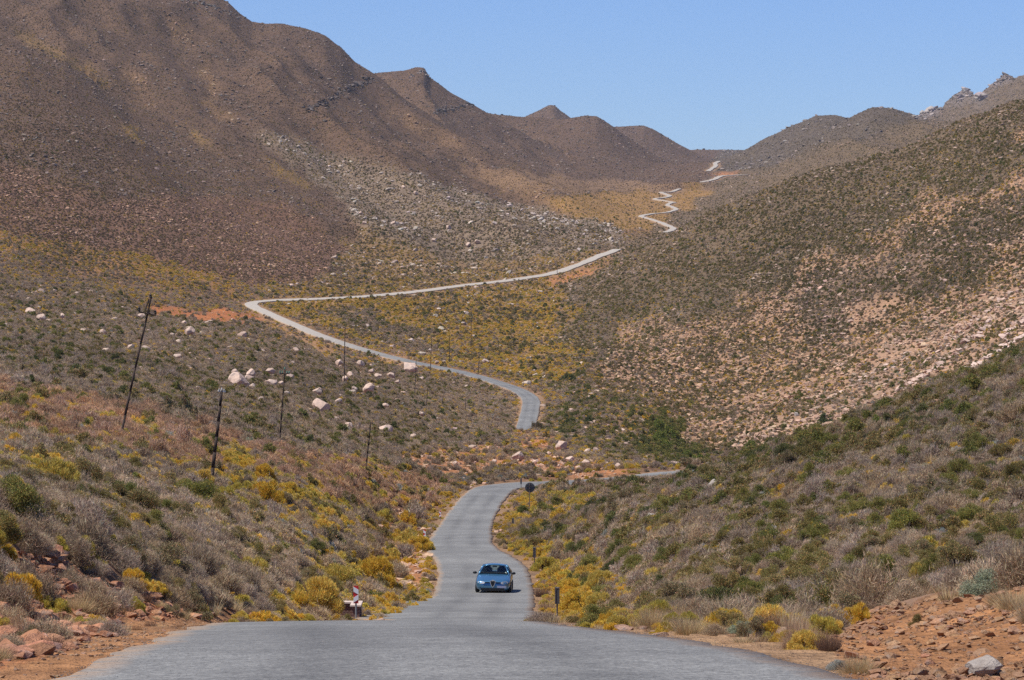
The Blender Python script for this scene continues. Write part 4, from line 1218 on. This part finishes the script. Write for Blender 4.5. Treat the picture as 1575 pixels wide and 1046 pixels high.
r, top, k = pole(563, 722, 570, 649, "bare dark pole standing alone at edge of pinkish dry scrub", .075, "old telephone poles", 1)
bm = bmesh.new()
add_rod(bm, (top.x - .28, 0, top.z - .1), (top.x + .28, 0, top.z - .13), .045, .04, 6)
bm_obj("crossarm", bm, m_wood, r)
r, top, k = pole(529, 590, 531, 502, "tall thin pole among pale boulders crossing the gravel road behind", .10, "old telephone poles", 1)
bm = bmesh.new()
add_rod(bm, (top.x - .35, 0, top.z - .3), (top.x + .35, 0, top.z - .3), .06, .05, 6)
bm_obj("crossarm", bm, m_wood, r)
POSTS = [(589, 578, 589, 555, "short post below the straight gravel road by pale boulders"), (638, 609, 640, 554, "tall thin post right of the largest flat boulder cluster"),
         (662, 571, 664, 517, "tall thin post crossing the road's middle stretch from its lower edge"), (691, 558, 691.5, 517, "thin post just beyond the road's middle stretch"),
         (724.5, 535, 725, 491, "faint thin post in the yellow scrub left of the rock patch"), (656, 629, 657.5, 597, "dark stubby post in olive scrub below the road, nearest of three"),
         (681, 625, 681.5, 605, "dark stubby post in olive scrub, middle of three"), (715.5, 634, 716, 612, "dark stubby post in olive scrub, rightmost of three"),
         (735, 577, 737.5, 546, "thin post right at the road's upper edge before the bend"), (790, 538, 791, 514, "short post topped pale above the light rock patch in yellow scrub"),
         (769, 478, 769.5, 439, "faint tall post high in the yellow valley below the upper road"), (857, 423, 857, 399, "faint post beside the upper gravel road near its right end")]
for u0, v0, u1, v1, lb in POSTS:
    pole(u0, v0, u1, v1, lb, .075 if v0 > 590 else .095, "thin posts in the valley")

# ------------------------------------------------------------------ hazard markers, sign, headwalls
m_red = material("red_reflective", (.50, .025, .03), .45)
m_white = material("white_reflective", (.72, .73, .75), .45)
m_plate = material("grey_plate_back", (.085, .09, .10), .45, .3)
m_post = material("galvanised_post", (.30, .31, .32), .5, .4)
m_rust = material("dark_post", (.13, .10, .09), .7)

def clip_poly(poly, lo, hi):
    for sgn, lim in ((1, lo), (-1, -hi)):
        outp = []
        for i in range(len(poly)):
            a, b = poly[i], poly[(i + 1) % len(poly)]
            ia, ib = sgn * a[1] >= lim, sgn * b[1] >= lim
            if ia:
                outp.append(a)
            if ia != ib:
                t = (sgn * lim - a[1]) / (b[1] - a[1])
                outp.append((a[0] + t * (b[0] - a[0]), sgn * lim))
        poly = outp
        if not poly:
            break
    return poly

def marker(u, y, face, label, group, ztop=1.13, rz=0.0, hgt=.6, v0=None):
    x = (u - CU) / F * y
    z = float(ground(x, y))
    if v0 is not None:
        z = min(z, zof(v0, y))
    r = empty("hazard_marker", (x, y, z), rz)
    tag(r, label, "road marker", group)
    w, h = .17, hgt
    bm = bmesh.new()
    add_rod(bm, (0, .03, -.4), (0, .03, ztop - h * .3), .03, .03, 8)
    bm_obj("post", bm, m_post if face else m_rust, r)
    bm = bmesh.new()
    add_box(bm, (0, 0, ztop - h / 2), (w, .012, h))
    pl = bm_obj("plate", bm, m_plate if not face else m_red, r)
    if face:
        for (l0, l1, r0, r1) in ((.05, .33, .22, .50), (.68, .96, .50, .78)):     # white bars that meet in a point to the right
            bm = bmesh.new()
            bm.faces.new([bm.verts.new(p) for p in ((-w / 2, -.0075, ztop - l0 * h), (-w / 2, -.0075, ztop - l1 * h), (w / 2, -.0075, ztop - r1 * h), (w / 2, -.0075, ztop - r0 * h))])
            ex = bmesh.ops.extrude_face_region(bm, geom=bm.faces[:])
            bmesh.ops.translate(bm, verts=[e for e in ex['geom'] if isinstance(e, bmesh.types.BMVert)], vec=(0, -.012, 0))
            bm_obj("stripe", bm, m_white, pl)
    else:
        for s in (-1, 1):
            bm = bmesh.new()
            add_box(bm, (s * w * .38, -.016, ztop - h / 2), (w * .12, .02, h))
            bm_obj("rib", bm, m_rust, pl)
        bm = bmesh.new()
        add_box(bm, (0, -.014, ztop - .02), (w, .012, .035))
        bm_obj("rib", bm, m_post, pl)
    return r
marker(547.5, 102, True, "red and white striped marker on grey post, nearest of three on the left", "red and white hazard markers")
marker(653, 203, True, "red and white striped marker at end of the small second headwall", "red and white hazard markers")
marker(677, 272, True, "red and white striped marker deep in the roadside scrub, farthest and smallest", "red and white hazard markers", .9)
marker(857, 106, False, "grey back of a marker plate beside the big yellow bush", "marker plates seen from behind", 1.05)
marker(822, 172, False, "grey back of a marker plate right of the road above the car", "marker plates seen from behind")
marker(789, 255, False, "grey back of a marker plate at the road's inner curve below the round sign", "marker plates seen from behind", .85)
marker(801.5, 318, False, "thin grey marker plate against the bend left of the round sign", "marker plates seen from behind", 1.3)

x, y = (815 - CU) / F * 284, 284.0
z = float(ground(x, y))
r = tag(empty("road_sign", (x, y, z)), "round road sign seen from behind on a thin post by the bend", "road sign")
zt = zof(750, y) - z
bm = bmesh.new()
add_rod(bm, (-.08, .05, -.3), (0, .05, zt + .4), .035, .03, 8)
bm_obj("post", bm, m_rust, r)
bm = bmesh.new()
add_rod(bm, (0, .07, zt), (0, .09, zt), .47, .47, 32)
bm_obj("disc", bm, m_plate, r)
for dz in (.17, -.17):
    bm = bmesh.new()
    add_box(bm, (0, .03, zt + dz), (.74, .035, .05))
    bm_obj("brace", bm, m_black, r)

m_brick = material("dark_red_masonry", (.17, .07, .055), .9)
nt = NT(m_brick)
br = nt.n("TexBrick", i_Scale=4.5, i_Mortar_Size=.03)
br.inputs["Color1"].default_value = lin(.16, .062, .05)
br.inputs["Color2"].default_value = lin(.09, .045, .042)
br.inputs["Mortar"].default_value = lin(.30, .22, .18)
mp = nt.n("Mapping")
mp.inputs["Rotation"].default_value = (math.radians(90), 0, 0)
nt.l(nt.n("TexCoord").outputs["Object"], mp.inputs[0])
nt.l(mp.outputs[0], br.inputs["Vector"])
nt.l(br.outputs[0], nt.b.inputs["Base Color"])
m_cap = material("pale_concrete", (.56, .44, .37), .9)
nt = NT(m_cap)
nt.l(nt.ramp(nt.noise(None, 9, 5, .7), [(.3, (.42, .32, .26)), (.7, (.62, .51, .44))]), nt.b.inputs["Base Color"])

def headwall(u0, u1, y, h, wing, label):
    xa, xb = (u0 - CU) / F * y, (u1 - CU) / F * y
    xm, w = (xa + xb) / 2, xb - xa
    z = min(float(ground(xa, y)), float(ground(xb, y)), float(ground(xm, y - .4)))
    r = tag(empty("culvert_headwall", (xm, y, z)), label, "culvert wall", "stone culvert headwalls")
    bm = bmesh.new()
    add_box(bm, (0, 0, h / 2 - .25), (w, .30, h + .5))
    add_box(bm, (w / 2 - .16, -wing / 2 - .152, h / 2 - .25), (.28, wing, h + .5))
    bm_obj("wall", bm, m_brick, r)
    bm = bmesh.new()
    add_box(bm, (0, 0, h + .035), (w + .08, .40, .07))
    add_box(bm, (w / 2 - .15, -wing / 2 - .21, h + .033), (.38, wing, .066))
    bm_obj("coping", bm, m_cap, r, bevel=.012)
headwall(514, 556, 104, .50, .9, "dark brick headwall with pale coping behind the nearest striped marker")
headwall(628, 653, 206, .35, .8, "low brick headwall with pale coping below the yellow bush at second marker")

# ------------------------------------------------------------------ the car
m_paint = material("blue_metallic_paint", (.055, .20, .36), .28, .55, .5)
m_paint.node_tree.nodes["Principled BSDF"].inputs["Coat Weight"].default_value = .7
nt = NT(m_paint)
nt.l(nt.ramp(nt.noise(nt.n("TexCoord").outputs["Object"], 5, 4, .6), [(.3, (.062, .18, .305)), (.7, (.075, .205, .335))]), nt.b.inputs["Base Color"])
m_glass = material("window_glass", (.75, .85, .85), .03)
bs = m_glass.node_tree.nodes.new("ShaderNodeBsdfGlossy")
bs.inputs["Roughness"].default_value = .03
mx, tp = m_glass.node_tree.nodes.new("ShaderNodeMixShader"), m_glass.node_tree.nodes.new("ShaderNodeBsdfTransparent")
tp.inputs[0].default_value = lin(.72, .82, .80)
mx.inputs[0].default_value = .10
m_glass.node_tree.links.new(tp.outputs[0], mx.inputs[1])
m_glass.node_tree.links.new(bs.outputs[0], mx.inputs[2])
m_glass.node_tree.links.new(mx.outputs[0], m_glass.node_tree.nodes["Material Output"].inputs[0])
m_rubber = material("black_rubber", (.014, .014, .015), .8)
m_trim = material("black_trim", (.012, .013, .015), .45)
m_seat = material("dark_seat_fabric", (.018, .019, .022), .9)
m_chrome = material("chrome", (.75, .77, .80), .12, 1.0)
m_alloy = material("alloy_rim", (.35, .36, .37), .35, .8)
m_lens = material("headlamp_lens", (.62, .62, .60), .08, .3, .8)
m_num = material("number_plate", (.22, .24, .34), .5)
m_sticker = material("windscreen_sticker", (.62, .70, .62), .6)

def seg_at(y):
    i = int(np.argmin(np.abs(SEGS[0][:, 1] - y)))
    return SEGS[0][i]
cy = 141.9
cx = (757.5 - CU) / F * cy
za, zb_ = seg_at(cy)[2], seg_at(cy + 4.0)[2]
car = empty("parked_car" if False else "sedan_car", (cx, cy, za - .02))
car.rotation_euler = (math.atan2(zb_ - za, 4.0), math.radians(1.2), math.radians(-2.0))
car.scale = (.965, .965, .965)
tag(car, "blue metallic sedan facing the camera on the narrow paved road", "car")

ST_ = [(0.00, .58, .585, .545, .46, .17), (.05, .70, .615, .58, .47, .14), (.16, .79, .655, .625, .50, .13), (.40, .845, .715, .685, .56, .13), (.80, .868, .80, .77, .62, .15), (1.20, .872, .885, .855, .68, .17),
       (1.42, .872, .92, .90, .70, .17), (2.2, .872, .93, .92, .72, .17), (3.2, .872, .94, .93, .74, .17), (3.7, .866, .985, .965, .76, .18), (4.15, .835, 1.0, .97, .76, .22), (4.36, .78, .96, .93, .70, .28), (4.43, .68, .88, .85, .62, .34)]
bm = bmesh.new()
loops = []
for y, w, zc, ze, zs, zb in ST_:
    half = [(.72 * w, zb), (.95 * w, zb + .10), (w, zs - .12), (w, zs), (.965 * w, (zs + ze) / 2 + .01), (.90 * w, ze), (.62 * w, ze * .35 + zc * .65)]
    ring = [(0, zb)] + half + [(0, zc)] + [(-a, b) for a, b in half[::-1]]
    loops.append([bm.verts.new((a, y, b)) for a, b in ring])
for a, b in zip(loops[:-1], loops[1:]):
    m = len(a)
    for i in range(m):
        bm.faces.new((a[i], a[(i + 1) % m], b[(i + 1) % m], b[i]))
bm.faces.new(loops[0][::-1])
bm.faces.new(loops[-1])
# roof skin and pillars
nr = 7
rf = []
for j, (y, w, z) in enumerate([(2.02, .53, 1.355), (2.2, .555, 1.385), (2.5, .57, 1.405), (2.8, .565, 1.395), (3.05, .54, 1.355)]):
    rf.append([bm.verts.new((w * t, y, z - .06 * t * t)) for t in np.linspace(-1, 1, nr)])
low = [[bm.verts.new(v.co - Vector((0, 0, .035))) for v in row] for row in rf]
for A in (rf, low):
    for a, b in zip(A[:-1], A[1:]):
        for i in range(nr - 1):
            bm.faces.new((a[i], a[i + 1], b[i + 1], b[i]))
def edge_strip(a, b):
    for i in range(len(a) - 1):
        bm.faces.new((a[i], a[i + 1], b[i + 1], b[i]))
edge_strip(rf[0], low[0]); edge_strip(rf[-1], low[-1])
edge_strip([q[0] for q in rf], [q[0] for q in low]); edge_strip([q[-1] for q in rf], [q[-1] for q in low])
for s in (-1, 1):
    add_rod(bm, (s * .755, 1.30, .89), (s * .53, 2.05, 1.30), .036, .032, 8)
    add_rod(bm, (s * .545, 3.0, 1.30), (s * .74, 3.72, .95), .05, .085, 8)
    add_rod(bm, (s * .80, 2.42, .92), (s * .57, 2.46, 1.33), .03, .03, 6)
body = bm_obj("body", bm, m_paint, car, True)

def quad_part(name, pts, mat, parent, th=.008):
    bm = bmesh.new()
    bm.faces.new([bm.verts.new(p) for p in pts])
    bmesh.ops.solidify(bm, geom=bm.faces[:], thickness=th)
    return bm_obj(name, bm, mat, parent)
quad_part("windscreen", [(-.72, 1.33, .905), (.72, 1.33, .905), (.52, 2.03, 1.315), (-.52, 2.03, 1.315)], m_glass, car)
quad_part("rear_window", [(-.50, 3.07, 1.305), (.50, 3.07, 1.305), (.66, 3.70, .985), (-.66, 3.70, .985)], m_glass, car)
for s in (-1, 1):
    quad_part("side_window", [(s * .805, 1.5, .92), (s * .805, 3.5, .94), (s * .57, 3.0, 1.30), (s * .57, 2.1, 1.30)], m_glass, car)
bm = bmesh.new()
add_box(bm, (0, 2.55, .952), (1.46, 2.3, .05))
bm_obj("cabin_trim", bm, m_seat, car)
for s in (-1, 1):
    bm = bmesh.new()
    add_box(bm, (s * .35, 2.32, 1.04), (.46, .14, .26))
    add_box(bm, (s * .35, 2.32, 1.165), (.36, .12, .10))
    seat = bm_obj("seat", bm, m_seat, car, bevel=.03)
    bm = bmesh.new()
    add_box(bm, (s * .35, 2.33, 1.25), (.27, .11, .13))
    bm_obj("headrest", bm, m_seat, seat, bevel=.03)
bm = bmesh.new()
bmesh.ops.create_cone(bm, cap_ends=False, segments=20, radius1=.18, radius2=.18, depth=.03, matrix=Matrix.Translation((-.35, 1.78, .99)) @ Matrix.Rotation(math.radians(65), 4, 'X'))
bmesh.ops.solidify(bm, geom=bm.faces[:], thickness=.02)
bm_obj("steering_wheel", bm, m_trim, car)
bm = bmesh.new()
add_box(bm, (0, 1.97, 1.265), (.22, .04, .07))
bm_obj("rear_view_mirror", bm, m_trim, car, bevel=.015)
quad_part("sticker", [(.56, 1.385, .945), (.64, 1.385, .945), (.61, 1.51, 1.015), (.55, 1.51, 1.015)], m_sticker, car, .004)
for s in (-1, 1):
    bm = bmesh.new()
    bmesh.ops.create_uvsphere(bm, u_segments=16, v_segments=10, radius=1, matrix=Matrix.Translation((s * .965, 1.58, .955)) @ Matrix.Diagonal((.105, .07, .068, 1)))
    add_rod(bm, (s * .85, 1.58, .93), (s * .93, 1.58, .945), .03, .03, 6)
    mir = bm_obj("wing_mirror", bm, m_trim, car, True)
    for yw in (.84, 3.44):
        bm = bmesh.new()
        bmesh.ops.create_cone(bm, cap_ends=True, segments=28, radius1=.30, radius2=.30, depth=.21, matrix=Matrix.Translation((s * .775, yw, .305)) @ Matrix.Rotation(math.radians(90), 4, 'Y'))
        bmesh.ops.bevel(bm, geom=[e for e in bm.edges if e.calc_face_angle(0) > 1], offset=.035, segments=2, affect='EDGES')
        tyre = bm_obj("wheel", bm, m_rubber, car, True)
        bm = bmesh.new()
        bmesh.ops.create_cone(bm, cap_ends=True, segments=24, radius1=.20, radius2=.20, depth=.02, matrix=Matrix.Translation((s * .885, yw, .305)) @ Matrix.Rotation(math.radians(90), 4, 'Y'))
        bm_obj("rim", bm, m_alloy, tyre)
    bm = bmesh.new()
    vs = [(.37, -.012, .535), (.44, .0, .475), (.62, .045, .475), (.735, .125, .50), (.745, .15, .57), (.68, .11, .60), (.48, .03, .592)]
    f1 = [bm.verts.new((s * a, b - .035, c)) for a, b, c in vs]
    f2 = [bm.verts.new((s * a, b + .08, c)) for a, b, c in vs]
    bm.faces.new(f1); bm.faces.new(f2)
    for i in range(len(vs)):
        bm.faces.new((f1[i], f1[(i + 1) % len(vs)], f2[(i + 1) % len(vs)], f2[i]))
    hl = bm_obj("headlight", bm, m_lens, car)
    bm = bmesh.new()
    add_box(bm, (s * .275, -.02, .545), (.24, .05, .032))
    bm_obj("intake_slot", bm, m_trim, car)
bm = bmesh.new()
add_box(bm, (0, .035, .205), (1.16, .12, .13))
add_box(bm, (0, .055, .30), (1.30, .10, .025))
bm_obj("lower_grille", bm, m_trim, car, bevel=.012)
def shield(sc_, y, nm, mat, parent, dz=0):
    bm = bmesh.new()
    pr = [(-.125, .60), (-.07, .625), (0, .63), (.07, .625), (.125, .60), (.105, .50), (.06, .39), (0, .315), (-.06, .39), (-.105, .50)]
    c = .50
    f1 = [bm.verts.new((a * sc_, y, c + (b - c) * sc_ + dz)) for a, b in pr]
    f2 = [bm.verts.new((a * sc_, y + .05, c + (b - c) * sc_ + dz)) for a, b in pr]
    bm.faces.new(f1); bm.faces.new(f2)
    for i in range(len(pr)):
        bm.faces.new((f1[i], f1[(i + 1) % len(pr)], f2[(i + 1) % len(pr)], f2[i]))
    return bm_obj(nm, bm, mat, parent)
gr = shield(1.15, -.035, "grille", m_chrome, car)
shield(.93, -.042, "grille_mesh", m_trim, gr)
bm = bmesh.new()
add_rod(bm, (0, -.05, .645), (0, -.02, .645), .042, .042, 20)
bm_obj("badge", bm, m_chrome, car)
bm = bmesh.new()
add_box(bm, (.445, -.03, .335), (.45, .02, .11))
npl = bm_obj("number_plate", bm, m_num, car)

# ------------------------------------------------------------------ air
m_air = bpy.data.materials.new("air")
m_air.use_nodes = True
t = m_air.node_tree
t.nodes.remove(t.nodes["Principled BSDF"])
pv_ = t.nodes.new("ShaderNodeVolumePrincipled")
pv_.inputs["Color"].default_value = lin(.72, .82, .98)
pv_.inputs["Density"].default_value = 3.0e-5
pv_.inputs["Anisotropy"].default_value = 0.2
t.links.new(pv_.outputs[0], t.nodes["Material Output"].inputs["Volume"])
zt_, zb_ = float(Z.max()) + 15, float(Z.min()) - 3
xm_ = float(np.abs(X).max()) + 50
bm = bmesh.new()
add_box(bm, (0, 3600, (zt_ + zb_) / 2), (2 * xm_, 7400, zt_ - zb_))
tag(bm_obj("haze", bm, m_air), kind="stuff", label="thin blue haze lying over the far hills")
